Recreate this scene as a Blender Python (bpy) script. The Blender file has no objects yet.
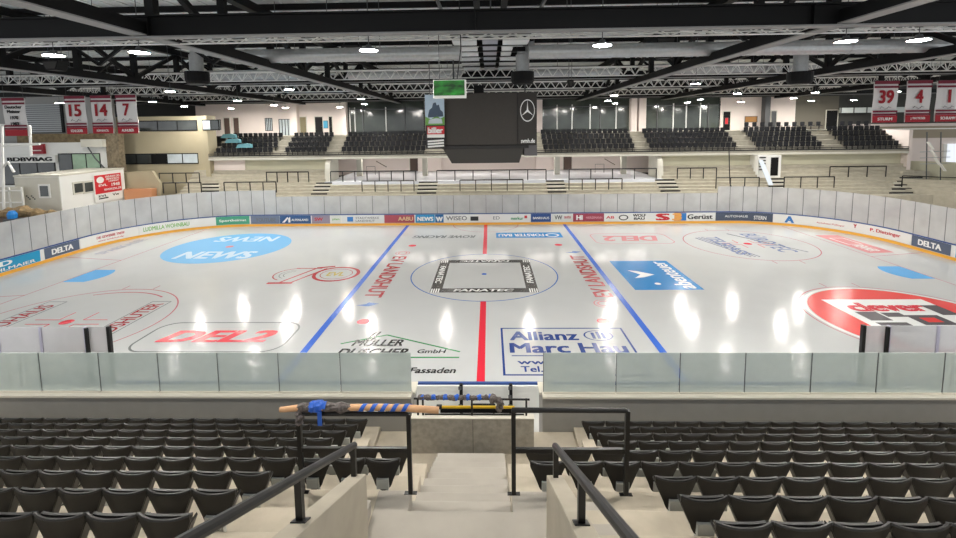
import bpy, bmesh, math, random
from mathutils import Vector, Matrix
random.seed(7)
sc = bpy.context.scene
COL = sc.collection

# ------------------------------------------------------------------ camera, world, exposure
CAM = Vector((0.386, -27.853, 9.088)); FOC = 460.8; PYC = 173.18; PXC = 478.0
PIT, YAW, ROL = 0.0997, -0.02489, 0.01217
def cam_axes():
    f = Vector((math.sin(YAW)*math.cos(PIT), math.cos(YAW)*math.cos(PIT), -math.sin(PIT)))
    rt = Vector((math.cos(YAW), -math.sin(YAW), 0)); dn = f.cross(rt)
    c, s = math.cos(ROL), math.sin(ROL)
    return c*rt + s*dn, -s*rt + c*dn, f
AR, AD, AF = cam_axes()
cd = bpy.data.cameras.new('camera'); cam = bpy.data.objects.new('camera', cd); COL.objects.link(cam)
m = Matrix((( AR.x, -AD.x, -AF.x, CAM.x), (AR.y, -AD.y, -AF.y, CAM.y), (AR.z, -AD.z, -AF.z, CAM.z), (0, 0, 0, 1)))
cam.matrix_world = m
cd.sensor_fit = 'HORIZONTAL'; cd.sensor_width = 36; cd.lens = FOC/956*36
cd.shift_x = 0.0; cd.shift_y = -(269-PYC)/956
cd.clip_start = .05; cd.clip_end = 300
sc.camera = cam
w = bpy.data.worlds.new('world'); sc.world = w; w.use_nodes = True
bg = w.node_tree.nodes['Background']; bg.inputs[0].default_value = (.93, .96, 1, 1); bg.inputs[1].default_value = 1.7
sc.view_settings.view_transform = 'Standard'; sc.view_settings.look = 'None'; sc.view_settings.gamma = 1
sc.view_settings.use_curve_mapping = False; sc.view_settings.exposure = -0.6
sc.cycles.use_denoising = True
sc.cycles.max_bounces = 7; sc.cycles.diffuse_bounces = 4; sc.cycles.transparent_max_bounces = 12
LAMP = 860.0          # radiance of a high-bay lens

def at(u, v, x=None, y=None, z=None):
    """the point of the hall that photograph pixel u, v shows on the plane x, y or z"""
    d = AR*((u-PXC)/FOC) + AD*((v-PYC)/FOC) + AF
    k = (x-CAM.x)/d.x if x is not None else (y-CAM.y)/d.y if y is not None else (z-CAM.z)/d.z
    return CAM + d*k

# ------------------------------------------------------------------ materials
def srgb(r, g, b):
    f = lambda c: (c/255/12.92) if c/255 <= .04045 else ((c/255+.055)/1.055)**2.4
    return (f(r), f(g), f(b), 1)
MATS = {}
def mat(name, rgb, rough=.6, metal=0.0, spec=.5, var=0.0, scale=4.0, bump=0.0, coat=0.0):
    if name in MATS: return MATS[name]
    mt = bpy.data.materials.new(name); mt.use_nodes = True; nt = mt.node_tree
    b = nt.nodes['Principled BSDF']; c = srgb(*rgb)
    b.inputs['Base Color'].default_value = c; b.inputs['Roughness'].default_value = rough
    b.inputs['Metallic'].default_value = metal; b.inputs['Specular IOR Level'].default_value = spec
    if coat: b.inputs['Coat Weight'].default_value = coat; b.inputs['Coat Roughness'].default_value = .08
    if var or bump:
        tc = nt.nodes.new('ShaderNodeTexCoord'); n = nt.nodes.new('ShaderNodeTexNoise')
        n.inputs['Scale'].default_value = scale; n.inputs['Detail'].default_value = 6
        nt.links.new(tc.outputs['Object'], n.inputs['Vector'])
        if var:
            r = nt.nodes.new('ShaderNodeValToRGB'); e = r.color_ramp.elements
            e[0].position = .3; e[1].position = .7
            e[0].color = tuple(x*(1-var) for x in c[:3])+(1,); e[1].color = tuple(min(1, x*(1+var)) for x in c[:3])+(1,)
            nt.links.new(n.outputs['Fac'], r.inputs[0]); nt.links.new(r.outputs[0], b.inputs['Base Color'])
        if bump:
            bp = nt.nodes.new('ShaderNodeBump'); bp.inputs['Strength'].default_value = bump; bp.inputs['Distance'].default_value = .02
            nt.links.new(n.outputs['Fac'], bp.inputs['Height']); nt.links.new(bp.outputs[0], b.inputs['Normal'])
    MATS[name] = mt; return mt
def emis(name, rgb, strength):
    if name in MATS: return MATS[name]
    mt = bpy.data.materials.new(name); mt.use_nodes = True; nt = mt.node_tree; nt.nodes.clear()
    o = nt.nodes.new('ShaderNodeOutputMaterial'); e = nt.nodes.new('ShaderNodeEmission')
    e.inputs[0].default_value = srgb(*rgb); e.inputs[1].default_value = strength
    nt.links.new(e.outputs[0], o.inputs[0]); MATS[name] = mt; return mt
def hazy_glass(name, rgb, milk, rough=.15, var=.08, scale=.7):
    if name in MATS: return MATS[name]
    mt = bpy.data.materials.new(name); mt.use_nodes = True; nt = mt.node_tree
    b = nt.nodes['Principled BSDF']; b.inputs['Base Color'].default_value = srgb(*rgb); b.inputs['Roughness'].default_value = rough
    o = [n for n in nt.nodes if n.type == 'OUTPUT_MATERIAL'][0]
    t = nt.nodes.new('ShaderNodeBsdfTransparent'); mx = nt.nodes.new('ShaderNodeMixShader')
    tc = nt.nodes.new('ShaderNodeTexCoord'); n = nt.nodes.new('ShaderNodeTexNoise'); n.inputs['Scale'].default_value = scale; n.inputs['Detail'].default_value = 5
    mr = nt.nodes.new('ShaderNodeMapRange'); mr.inputs['From Min'].default_value = .3; mr.inputs['From Max'].default_value = .7
    mr.inputs['To Min'].default_value = milk-var; mr.inputs['To Max'].default_value = min(1, milk+var)
    nt.links.new(tc.outputs['Object'], n.inputs['Vector']); nt.links.new(n.outputs['Fac'], mr.inputs[0]); nt.links.new(mr.outputs[0], mx.inputs[0])
    nt.links.new(t.outputs[0], mx.inputs[1]); nt.links.new(b.outputs[0], mx.inputs[2]); nt.links.new(mx.outputs[0], o.inputs[0])
    MATS[name] = mt; return mt

ICE = mat('ice', (190, 192, 192), .13, spec=.2, var=.03, scale=.35)
CONC = mat('concrete', (178, 168, 150), .85, var=.1, scale=3, bump=.15)
CONCL = mat('light_concrete', (160, 154, 144), .8, var=.06, scale=2, bump=.1)
CONCW = mat('parapet_concrete', (166, 158, 142), .85, var=.08, scale=2.5, bump=.12)
CONCD = mat('grey_concrete', (152, 146, 134), .85, var=.16, scale=9, bump=.3)
GREYW = mat('grey_paint', (140, 138, 133), .7, var=.04, scale=3)
COPE = mat('coping', (205, 200, 186), .6)
BEIGE = mat('beige_terrace', (178, 172, 156), .85, var=.1, scale=2)
GREENB = mat('green_beige_wall', (196, 193, 170), .85, var=.06, scale=.6)
TANW = mat('tan_wall', (172, 162, 136), .85, var=.04, scale=.5)
PINK = mat('pale_pink_wall', (232, 220, 214), .8, var=.03, scale=.5)
WHITE = mat('white_paint', (232, 232, 228), .5)
OFFW = mat('off_white', (205, 202, 190), .6, var=.05, scale=1)
BLACK = mat('black_metal', (10, 10, 10), .4)
BLKS = mat('black_steel', (8, 8, 9), .6, spec=.25)
GREYS = mat('grey_steel', (74, 76, 78), .5)
GALV = mat('galvanised', (176, 178, 178), .35, metal=.55, var=.08, scale=6)
ALU = mat('aluminium', (225, 225, 222), .35, metal=.25)
DECK = mat('roof_sheet', (216, 220, 220), .5)
SEAT = mat('seat_plastic', (27, 25, 23), .4, spec=.4, var=.1, scale=30)
SEATE = mat('seat_pan_plastic', (25, 24, 23), .4)
BRKT = mat('bracket_grey', (176, 178, 172), .5)
NAVY = mat('navy_seat', (15, 16, 21), .5, spec=.3)
CYANS = mat('dust_cover', (96, 150, 160), .4)
DARKGL = mat('dark_glazing', (62, 68, 62), .08, spec=.8, var=.5, scale=.35)
DARKGL2 = mat('window_glass', (58, 62, 62), .1, spec=.8, var=.3, scale=.5)
PALEGL = mat('pale_glass', (190, 200, 205), .15, var=.15, scale=1)
GREENGL = mat('green_glass', (150, 178, 150), .2, var=.15, scale=1)
BROWN = mat('brown_door', (92, 74, 66), .6)
WOOD = mat('wood', (214, 166, 122), .6, var=.12, scale=8)
BLUE = mat('blue_tape', (32, 92, 190), .45)
FOIL = mat('grey_wrap', (92, 84, 80), .55, var=.6, scale=28, bump=.6)
YEL = mat('yellow', (240, 196, 30), .5)
KICK = mat('kick_plate', (240, 176, 66), .5)
COPB = mat('coping_blue', (42, 76, 140), .45)
RED = mat('red', (200, 34, 44), .5); DRED = mat('dark_red', (150, 26, 40), .6)
def ink(n, c): return mat('ink_'+n, c, .22, spec=.4)
I_RED = ink('red', (214, 44, 62)); I_BLUE = ink('blue', (44, 98, 200)); I_THIN = ink('line_blue', (70, 110, 180)); I_TR = ink('line_red', (186, 112, 120))
I_BLK = ink('black', (38, 40, 40)); I_GRN = ink('green', (50, 130, 74)); I_NAVY = ink('navy', (38, 62, 128)); I_SKY = ink('sky', (112, 178, 226))
I_CRS = ink('crease', (72, 164, 228)); I_SPO = ink('sponsor_blue', (40, 130, 196)); I_GRY = ink('grey', (120, 124, 124)); I_DR = ink('dark_red', (170, 52, 58))
I_PNK = ink('faded_red', (206, 132, 136)); I_CLV = ink('bright_red', (226, 62, 58)); I_WHT = ink('white', (236, 238, 236)); I_DG = ink('dark_grey', (84, 80, 84)); I_GOLD = ink('gold', (190, 170, 90))
BOARD = mat('board_white', (228, 228, 224), .4)
RGLASS = hazy_glass('rink_glass', (205, 206, 206), .66)
BGLASS = hazy_glass('balustrade_glass', (196, 208, 204), .66, rough=.1, var=.06, scale=1.3)
NGLASS = hazy_glass('bench_glass', (214, 212, 214), .72)

# ------------------------------------------------------------------ mesh helpers
class MB:
    flat = False
    def __init__(s): s.v = []; s.f = []
    def add(s, vs, fs):
        o = len(s.v); s.v += [tuple(p) for p in vs]; s.f += [tuple(i+o for i in f) for f in fs]; return s
    def box(s, x0, x1, y0, y1, z0, z1):
        return s.add([(x0,y0,z0),(x1,y0,z0),(x1,y1,z0),(x0,y1,z0),(x0,y0,z1),(x1,y0,z1),(x1,y1,z1),(x0,y1,z1)],
                     [(0,3,2,1),(4,5,6,7),(0,1,5,4),(1,2,6,5),(2,3,7,6),(3,0,4,7)])
    def frame(s, p0, p1):
        d = (Vector(p1)-Vector(p0)).normalized(); a = Vector((0,0,1)) if abs(d.z) < .9 else Vector((1,0,0))
        x = d.cross(a).normalized(); return x, x.cross(d).normalized()
    def bar(s, p0, p1, wd, ht=None):
        ht = ht or wd; x, y = s.frame(p0, p1); p0 = Vector(p0); p1 = Vector(p1); q = []
        for p in (p0, p1):
            for a, b in ((-1,-1),(1,-1),(1,1),(-1,1)): q.append(p + x*a*wd/2 + y*b*ht/2)
        return s.add(q, [(0,3,2,1),(4,5,6,7),(0,1,5,4),(1,2,6,5),(2,3,7,6),(3,0,4,7)])
    def tube(s, pts, r, n=8, caps=True):
        pts = [Vector(p) for p in pts]; rs = r if isinstance(r, (list, tuple)) else [r]*len(pts); q = []; fs = []
        for i, p in enumerate(pts):
            a = pts[max(0, i-1)]; b = pts[min(len(pts)-1, i+1)]
            x, y = s.frame(a, b)
            for k in range(n):
                t = 2*math.pi*k/n; q.append(p + (x*math.cos(t) + y*math.sin(t))*rs[i])
        for i in range(len(pts)-1):
            for k in range(n):
                k2 = (k+1) % n; fs.append((i*n+k, i*n+k2, (i+1)*n+k2, (i+1)*n+k))
        if caps: fs.append(tuple(range(n-1, -1, -1))); fs.append(tuple((len(pts)-1)*n+k for k in range(n)))
        return s.add(q, fs)
    def prism(s, poly, axis, a0, a1):
        """extrude a 2D outline: axis 'x' -> (y,z), 'y' -> (x,z), 'z' -> (x,y)"""
        def P(p, a): return (a, p[0], p[1]) if axis == 'x' else (p[0], a, p[1]) if axis == 'y' else (p[0], p[1], a)
        n = len(poly); q = [P(p, a0) for p in poly]+[P(p, a1) for p in poly]
        fs = [tuple(range(n-1, -1, -1)), tuple(range(n, 2*n))]+[(i, (i+1) % n, n+(i+1) % n, n+i) for i in range(n)]
        return s.add(q, fs)
    def lathe(s, prof, c, n=16):
        q = []; fs = []
        for r, z in prof:
            for k in range(n): t = 2*math.pi*k/n; q.append((c[0]+r*math.cos(t), c[1]+r*math.sin(t), c[2]+z))
        for i in range(len(prof)-1):
            for k in range(n): k2 = (k+1) % n; fs.append((i*n+k, i*n+k2, (i+1)*n+k2, (i+1)*n+k))
        fs.append(tuple(range(n-1, -1, -1))); fs.append(tuple((len(prof)-1)*n+k for k in range(n)))
        return s.add(q, fs)
    def mesh(s, name, mt, smooth=False):
        me = bpy.data.meshes.new(name); me.from_pydata(s.v, [], s.f); me.materials.append(mt)
        
        if not s.flat:
            bm = bmesh.new(); bm.from_mesh(me); bmesh.ops.recalc_face_normals(bm, faces=bm.faces); bm.to_mesh(me); bm.free()
        if smooth: me.polygons.foreach_set('use_smooth', [True]*len(me.polygons))
        me.update(); return me
    def build(s, name, mt, parent=None, smooth=False, label=None, bevel=0):
        o = bpy.data.objects.new(name, s.mesh(name, mt, smooth)); COL.objects.link(o)
        if parent is not None: o.parent = parent; o.matrix_parent_inverse = Matrix.Translation(-parent.location) if parent.type == 'EMPTY' else Matrix()
        if label: o['label'] = label
        if bevel:
            b = o.modifiers.new('b', 'BEVEL'); b.width = bevel; b.segments = 2; b.limit_method = 'ANGLE'
        return o
def tag(o, label, cat, group=None, kind=None):
    o['label'] = label; o['category'] = cat
    if group: o['group'] = group
    if kind: o['kind'] = kind
    return o
def thing(name, loc, label, cat, group=None):
    o = bpy.data.objects.new(name, None); COL.objects.link(o); o.location = loc; o.empty_display_size = .1
    return tag(o, label, cat, group)
def struct(o): o['kind'] = 'structure'; return o
def srt(name, loc):
    o = bpy.data.objects.new(name, None); COL.objects.link(o); o.location = loc; o['kind'] = 'structure'; return o
ORD = ['zeroth','first','second','third','fourth','fifth','sixth','seventh','eighth','ninth','tenth','eleventh','twelfth','thirteenth','fourteenth','fifteenth','sixteenth','seventeenth','eighteenth','nineteenth','twentieth']
def ordn(n):
    if n <= 20: return ORD[n]
    return ('twenty-' if n < 30 else 'thirty-')+ORD[n % 10] if n % 10 else {20:'twentieth', 30:'thirtieth'}[n]

TXT = {}
def text2d(s, bold=.02, shear=0.0):
    k = (s, bold, shear)
    if k not in TXT:
        cu = bpy.data.curves.new('t', 'FONT'); cu.body = s; cu.shear = shear; cu.resolution_u = 3
        o = bpy.data.objects.new('t', cu); COL.objects.link(o); bpy.context.view_layer.update()
        dg = bpy.context.evaluated_depsgraph_get(); me = bpy.data.meshes.new_from_object(o.evaluated_get(dg))
        nv = len(me.vertices); v0 = [(p.co.x, p.co.y) for p in me.vertices]; f0 = [tuple(p.vertices) for p in me.polygons]; v = []; f = []
        for dx, dy in (((-1, -.5), (1, -.5), (-1, .5), (1, .5)) if bold else ((0, 0),)):
            o_ = len(v); v += [(a+dx*bold, b+dy*bold) for a, b in v0]; f += [tuple(i+o_ for i in q) for q in f0]
        bpy.data.objects.remove(o); bpy.data.curves.remove(cu); bpy.data.meshes.remove(me)
        x0 = min(p[0] for p in v); x1 = max(p[0] for p in v); y0 = min(p[1] for p in v); y1 = max(p[1] for p in v)
        TXT[k] = ([((a-x0)/(x1-x0), (b-y0)/(y1-y0)) for a, b in v], f, nv)
    return TXT[k]
def lettering(s, mp, bold=.02, shear=0.0, mb=None):
    """mesh of flat letters; mp maps (0..1, 0..1) of the word's box into space"""
    v, f, nv = text2d(s, bold, shear); mb = mb or MB(); o0 = mp(0, 0); n = (mp(1, 0)-o0).cross(mp(0, 1)-o0).normalized()
    mb.add([mp(a, b)+n*(.0015*(i//nv)) for i, (a, b) in enumerate(v)], f); return mb
def quadmap(p00, p10, p01):
    p00 = Vector(p00); e = Vector(p10)-p00; g = Vector(p01)-p00
    return lambda a, b: p00 + e*a + g*b

# ================================================================== THE ICE AND ITS MARKINGS
ZI = .004
HX, YF, YN, RC = 30.75, 14.5, -14.05, 8.5
def loop(off=0.0, n=40):
    P = []; r = RC-off; cs = [(-HX+RC, YF-RC, math.pi, math.pi/2), (HX-RC, YF-RC, math.pi/2, 0), (HX-RC, YN+RC, 0, -math.pi/2), (-HX+RC, YN+RC, -math.pi/2, -math.pi)]
    for cx, cy, a0, a1 in cs:
        for i in range(n+1): a = a0+(a1-a0)*i/n; P.append((cx+r*math.cos(a), cy+r*math.sin(a)))
    return P
ice = MB().add([(x, y, 0) for x, y in loop(-.05)], [tuple(range(164))]).build('ice_floor', ICE); struct(ice)
ice['label'] = 'white ice surface of the rink with painted lines and sponsor logos'
def onice(a, b, z=ZI): return Vector((a, b, z))
def mark(mb, name, mt, label): return mb.build(name, mt, ice, label=label)
def rect(x0, x1, y0, y1, z=ZI, mb=None): return (mb or MB()).add([(x0,y0,z),(x1,y0,z),(x1,y1,z),(x0,y1,z)], [(0,1,2,3)])
def ring(cx, cy, r, wd, z=ZI, n=72, a0=0, a1=2*math.pi, sx=1, sy=1, mb=None):
    mb = mb or MB(); q = []; fs = []
    for i in range(n+1):
        t = a0+(a1-a0)*i/n
        for rr in (r-wd/2, r+wd/2): q.append((cx+sx*rr*math.cos(t), cy+sy*rr*math.sin(t), z))
    for i in range(n): fs.append((2*i, 2*i+1, 2*i+3, 2*i+2))
    return mb.add(q, fs)
def disc(cx, cy, r, z=ZI, n=48, sx=1, sy=1, mb=None):
    return (mb or MB()).add([(cx+sx*r*math.cos(2*math.pi*i/n), cy+sy*r*math.sin(2*math.pi*i/n), z) for i in range(n)], [tuple(range(n))])
def poly(pts, z=ZI, mb=None): return (mb or MB()).add([(p[0], p[1], z) for p in pts], [tuple(range(len(pts)))])
def frame_(x0, x1, y0, y1, t, z=ZI, mb=None):
    mb = mb or MB(); rect(x0, x1, y0, y0+t, z, mb); rect(x0, x1, y1-t, y1, z, mb); rect(x0, x0+t, y0+t, y1-t, z, mb); rect(x1-t, x1, y0+t, y1-t, z, mb); return mb
def words_on_ice(s, x0, x1, y0, y1, mb=None, bold=.02, shear=0, rot=0, z=ZI+.004):
    """rot 0: read from the near side; 180: from the far side; 90: read going away; -90: read coming nearer"""
    if rot == 0: mp = quadmap((x0,y0,z), (x1,y0,z), (x0,y1,z))
    elif rot == 180: mp = quadmap((x1,y1,z), (x0,y1,z), (x1,y0,z))
    elif rot == 90: mp = quadmap((x1,y0,z), (x1,y1,z), (x0,y0,z))
    else: mp = quadmap((x0,y1,z), (x0,y0,z), (x1,y1,z))
    return lettering(s, mp, bold, shear, mb)
mark(rect(-.15, .15, YN, -4.5), 'red_line', I_RED, 'near half of the red centre line')
mark(rect(-.15, .15, 4.55, YF), 'red_line', I_RED, 'far half of the red centre line')
mark(rect(-7.44, -7.14, YN, YF), 'blue_line', I_BLUE, 'blue line to the left of the centre circle')
mark(rect(7.14, 7.44, YN, YF), 'blue_line', I_BLUE, 'blue line to the right of the centre circle')
mark(ring(0, 0, 4.5, .07, n=96), 'centre_circle', I_THIN, 'thin blue centre circle'); mark(disc(0, 0, .16), 'centre_dot', I_BLUE, 'blue centre dot')
b = MB(); ring(0, YF, 3, .06, n=30, a0=math.pi, a1=2*math.pi, mb=b); mark(b, 'referee_crease', I_TR, 'thin arc at the far boards')
for x, y in ((-5.64,7),(5.64,7),(-5.64,-7),(5.64,-7)): mark(disc(x, y, .3), 'faceoff_dot', I_RED, 'red neutral zone face-off dot')
for x, y in ((-20,-7),(20,7),(20,-7)):
    b = ring(x, y, 4.5, .07, n=96)
    for sx in (-1, 1):
        for sy in (-1, 1):
            rect(x+sx*.9-.03, x+sx*.9+.03, y+sy*4.5 if sy > 0 else y-5.1, y+5.1 if sy > 0 else y-4.5, mb=b)
    mark(b, 'faceoff_circle', I_TR, 'thin red end zone face-off circle')
for x, y in ((-20,-7),(20,7)):
    b = disc(x, y, .3)
    for sx in (-1, 1):
        for sy in (-1, 1):
            rect(min(x+sx*.6, x+sx*1.8), max(x+sx*.6, x+sx*1.8), y+sy*.25-.03, y+sy*.25+.03, mb=b); rect(x+sx*.6-.03, x+sx*.6+.03, min(y+sy*.25, y+sy*1.15), max(y+sy*.25, y+sy*1.15), mb=b)
    mark(b, 'faceoff_dot', I_RED, 'red end zone face-off dot with hash marks')
for s in (-1, 1):
    G = 26.3 if s > 0 else 25.75
    mark(rect(s*G-.03, s*G+.03, -13, 13), 'goal_line', I_TR, 'thin red goal line')
    pts = [(s*(G-.05), -1.2)]+[(s*(G-.05-math.sqrt(max(0, 1.8**2-y*y))), y) for y in [-1.2+2.4*i/14 for i in range(15)]]+[(s*(G-.05), 1.2)]
    mark(poly(pts), 'goal_crease', I_CRS, 'light blue goal crease')
    b = MB()
    for q in (-1, 1): b.bar((s*G, q*3.4, ZI), (s*30.6, q*4.3, ZI), .06, .002)
    mark(b, 'trapezoid_line', I_TR, 'thin line behind the goal line')
# centre square
b = MB(); frame_(-3.0, 3.05, -3.2, 3.05, .66, ZI+.002, b); sq = mark(b, 'sponsor_logo', I_BLK, 'black square frame lettered FANATEC around the centre dot')
b = MB(); words_on_ice('FANATEC', -1.7, 1.7, -3.05, -2.68, b, .03, .2); words_on_ice('FANATEC', -1.7, 1.7, 2.55, 2.92, b, .03, .2, 180)
words_on_ice('FANATEC', -2.88, -2.5, -1.7, 1.7, b, .03, .2, -90); words_on_ice('FANATEC', 2.52, 2.92, -1.7, 1.7, b, .03, .2, 90)
b.build('lettering', I_WHT, sq)
b = MB()
for i, (cx, cy) in enumerate(((-2.75,-2.9),(2.8,2.75),(-2.75,2.75),(2.75,-2.9))):
    for k in range(4): rect(cx-.2+k*.13, cx-.13+k*.13, cy-.3, cy+.3, ZI+.004, b)
b.build('white_stripe', I_WHT, sq)
# EV LANDSHUT along the blue lines
b = words_on_ice('EV LANDSHUT', -6.5, -5.5, -3.95, 4.0, rot=-90, bold=.03); mark(b, 'club_lettering', I_DR, 'red club name reading towards the near boards')
b = words_on_ice('EV LANDSHUT', 5.95, 6.95, -3.95, 4.0, rot=90, bold=.03); mark(b, 'club_lettering', I_DR, 'red club name reading away from the near boards')
for x, y in ((-6.0, 4.9), (6.2, -4.85)):
    b = ring(x, y, .5, .07, n=32); ring(x, y, .3, .1, n=24, mb=b); mark(b, 'club_crest', I_PNK, 'faded round club crest')
for x, y in ((-6.0, -4.9), (6.4, 4.9)):
    b = poly([(x-.6,y-.1),(x+.1,y-.25),(x+.6,y+.1),(x,y+.3),(x-.1,y+.05)]); mark(b, 'small_emblem', I_THIN, 'small blue emblem')
# builder's logo near left
b = MB(); b.bar((-6.0,-9.25,ZI), (-4.2,-8.42,ZI), .09, .002); b.bar((-4.2,-8.42,ZI), (-.88,-9.95,ZI), .09, .002); b.bar((-2.6,-10.41,ZI), (-.88,-10.41,ZI), .1, .002); b.bar((-6.3,-10.41,ZI), (-2.6,-10.41,ZI), .1, .002)
lg = mark(b, 'sponsor_logo', I_GRN, 'green roof outline over the words Müller Duscher')
b = MB(); words_on_ice('MÜLLER', -5.5, -3.35, -9.45, -8.75, b, .03, .25); words_on_ice('DUSCHER', -5.9, -3.0, -10.3, -9.68, b, .03, .25); words_on_ice('GmbH', -2.62, -1.45, -10.08, -9.76, b, .02, .15)
words_on_ice('& Fassaden', -3.15, -.94, -11.6, -11.2, b, .025, .2)
b.bar((-5.0,-8.95,ZI+.004), (-4.75,-8.1,ZI+.004), .08, .002); b.bar((-4.8,-8.95,ZI+.004), (-4.55,-8.1,ZI+.004), .08, .002)
b.build('lettering', I_BLK, lg)
# insurance logo near right
b = frame_(.82, 6.26, -11.75, -7.72, .09); lg = mark(b, 'sponsor_logo', I_NAVY, 'navy framed box reading Allianz Marc Hau')
b = MB(); words_on_ice('Allianz', 1.2, 4.15, -8.95, -8.1, b, .03); words_on_ice('Marc Hau', 1.15, 5.95, -10.05, -9.2, b, .03)
rect(1.2, 6.0, -10.32, -10.25, ZI+.004, b); words_on_ice('www.allianz', 1.4, 4.9, -10.95, -10.6, b, .02); words_on_ice('Tel.:', 1.5, 2.45, -11.5, -11.1, b, .02)
ring(5.05, -8.5, .6, .07, ZI+.004, 40, sx=1.0, sy=.78, mb=b)
for i, (h0, h1) in enumerate(((-.3,.28),(-.3,.38),(-.3,.28))): rect(4.76+i*.22, 4.9+i*.22, -8.5+h0, -8.5+h1, ZI+.004, b)
b.build('lettering', I_NAVY, lg)
# league logos
def rounded(x0, x1, y0, y1, r, t, mt, lab, rot, word, wc):
    b = MB(); P = []
    for cx, cy, a in ((x0+r,y0+r,math.pi),(x1-r,y0+r,1.5*math.pi),(x1-r,y1-r,0),(x0+r,y1-r,.5*math.pi)):
        for i in range(9): q = a+i*math.pi/16; P.append((cx+r*math.cos(q), cy+r*math.sin(q)))
    P.append(P[0])
    for p, q in zip(P, P[1:]): b.bar((p[0],p[1],ZI), (q[0],q[1],ZI), t, .002)
    o = mark(b, 'league_logo', mt, lab)
    words_on_ice(word, x0+.8, x1-.8, y0+.85, y1-.85, bold=.045, shear=.3, rot=rot).build('lettering', wc, o)
rounded(-15.0, -8.4, -9.95, -7.1, .8, .09, I_GRY, 'grey rounded outline around red DEL2 lettering at the near blue line', 0, 'DEL2', I_RED)
rounded(8.7, 14.8, 7.2, 10.6, .8, .07, I_PNK, 'faded outline around upside-down DEL2 lettering near the far boards', 180, 'DEL2', I_PNK)
# far advertising strips
b = words_on_ice('ROWE RACING', -6.1, -.8, 9.4, 10.3, bold=.04, shear=.3, rot=180); mark(b, 'sponsor_logo', I_GRY, 'grey slanted lettering by the far boards')
lg = mark(rect(.9, 6.4, 9.35, 11.2), 'sponsor_logo', I_SPO, 'long blue strip with pale lettering near the far boards')
b = words_on_ice('FORSTER BAU', 1.1, 4.9, 9.8, 10.7, bold=.03, rot=180); ring(5.6, 10.2, .5, .16, ZI+.004, 24, mb=b); b.build('lettering', I_WHT, lg)
# blue parallelogram with white arrow
lg = mark(rect(8.4, 12.2, -2.9, 2.65), 'sponsor_logo', I_SPO, 'blue rectangle with a white arrowhead between the blue line and the end zone')
b = words_on_ice('abenteuer', 10.9, 11.9, -2.7, 2.4, rot=90, bold=.02); poly([(9.0,-.9),(9.55,-.25),(9.0,.6),(9.5,.45),(10.4,-.25),(9.6,-.75)], ZI+.004, b); disc(10.0, -1.9, .18, ZI+.004, 16, mb=b); b.build('lettering', I_WHT, lg)
# anniversary crest left of the blue line
b = ring(-9.3, .15, 1.35, .22, n=48, sx=1, sy=1.0); ring(-9.3, .15, .98, .05, ZI, 40, mb=b); b.bar((-10.6,1.3,ZI),(-12.3,1.35,ZI),.12,.002); b.bar((-10.3,1.3,ZI),(-11.5,-1.4,ZI),.14,.002); b.bar((-11.0,1.3,ZI),(-12.2,-1.4,ZI),.14,.002)
b.bar((-11.4,-1.5,ZI),(-12.9,-1.55,ZI),.3,.002); ring(-12.0, .1, 1.2, .08, ZI, 24, math.pi*.5, math.pi*1.35, mb=b); b.bar((-9.9,1.75,ZI),(-11,1.4,ZI),.25,.002)
lg = mark(b, 'anniversary_crest', I_DR, 'dark red seventy anniversary crest left of the left blue line')
b = words_on_ice('EVL', -9.85, -8.75, -.25, .5, bold=.03); b.build('lettering', I_GOLD, lg)
b = ring(-12.0, .1, .85, .05, ZI, 24, math.pi*.55, math.pi*1.35); ring(-12.0, .1, .6, .05, ZI, 24, math.pi*.55, math.pi*1.3, mb=b); b.build('feather_line', I_GRY, lg)
# blue news circle
b = disc(-20, 7, 4.5, ZI, 96); lg = mark(b, 'sponsor_logo', I_SKY, 'pale blue disc lettered NEWS filling the far left face-off circle')
b = words_on_ice('NEWS', -22.4, -16.9, 3.7, 5.6, bold=.04); words_on_ice('NEWS', -22.4, -17.4, 8.6, 10.3, b, .03, 0, 180); b.build('lettering', ink('pale_blue', (190, 214, 232)), lg)
mark(disc(-20, 7, .3, ZI+.006), 'faceoff_dot', I_PNK, 'faded face-off dot in the pale blue disc')
# red fitness circle
b = MB(); pts = [(20+4.15*math.cos(2*math.pi*i/96), -7+4.15*math.sin(2*math.pi*i/96)) for i in range(96)]; poly(pts, ZI, b)
lg = mark(b, 'sponsor_logo', I_CLV, 'big red disc with white square lettered clever in the near right face-off circle')
rect(17.45, 22.5, -9.6, -4.4, ZI+.003, MB()).build('white_square', I_WHT, lg)
ring(20, -7, 4.28, .16, ZI+.002, 96).build('white_rim', I_WHT, lg)
words_on_ice('clever', 18.0, 21.7, -5.95, -4.85, bold=.05, z=ZI+.006).build('lettering', I_RED, lg)
b = MB()
for x0, x1, y0, y1 in ((17.9,18.9,-7.0,-6.0),(19.0,19.9,-6.6,-6.1),(17.9,19.3,-7.6,-7.2),(19.9,21.4,-7.5,-6.4),(21.7,23.0,-6.4,-5.2),(17.9,19.2,-8.2,-7.8),(22,22.5,-7.4,-6.9)): rect(x0, min(x1, 22.5), y0, y1, ZI+.006, b)
b.build('grey_block', I_DG, lg); rect(20.3, 21.0, -7.2, -6.7, ZI+.008, MB()).build('red_block', I_CLV, lg)
# far right circle stripes
b = MB()
for k in range(3): b.bar((16.9+k*.28, 8.9+.1*k, ZI), (18.3+k*.3, 3.5, ZI), .09, .002)
b.bar((20.1,10.3,ZI), (22.9,4.6,ZI), .1, .002)
lg = mark(b, 'sponsor_logo', I_NAVY, 'navy stripes and lettering in the far right face-off circle')
b = words_on_ice('TELEPASS', 17.7, 18.7, 4.0, 9.2, rot=-90, bold=.03); words_on_ice('BÜROTEC', 21.0, 22.6, 4.6, 10.2, b, .015, 0, -90); b.build('lettering', ink('faded_navy', (122, 134, 168)), lg)
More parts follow.
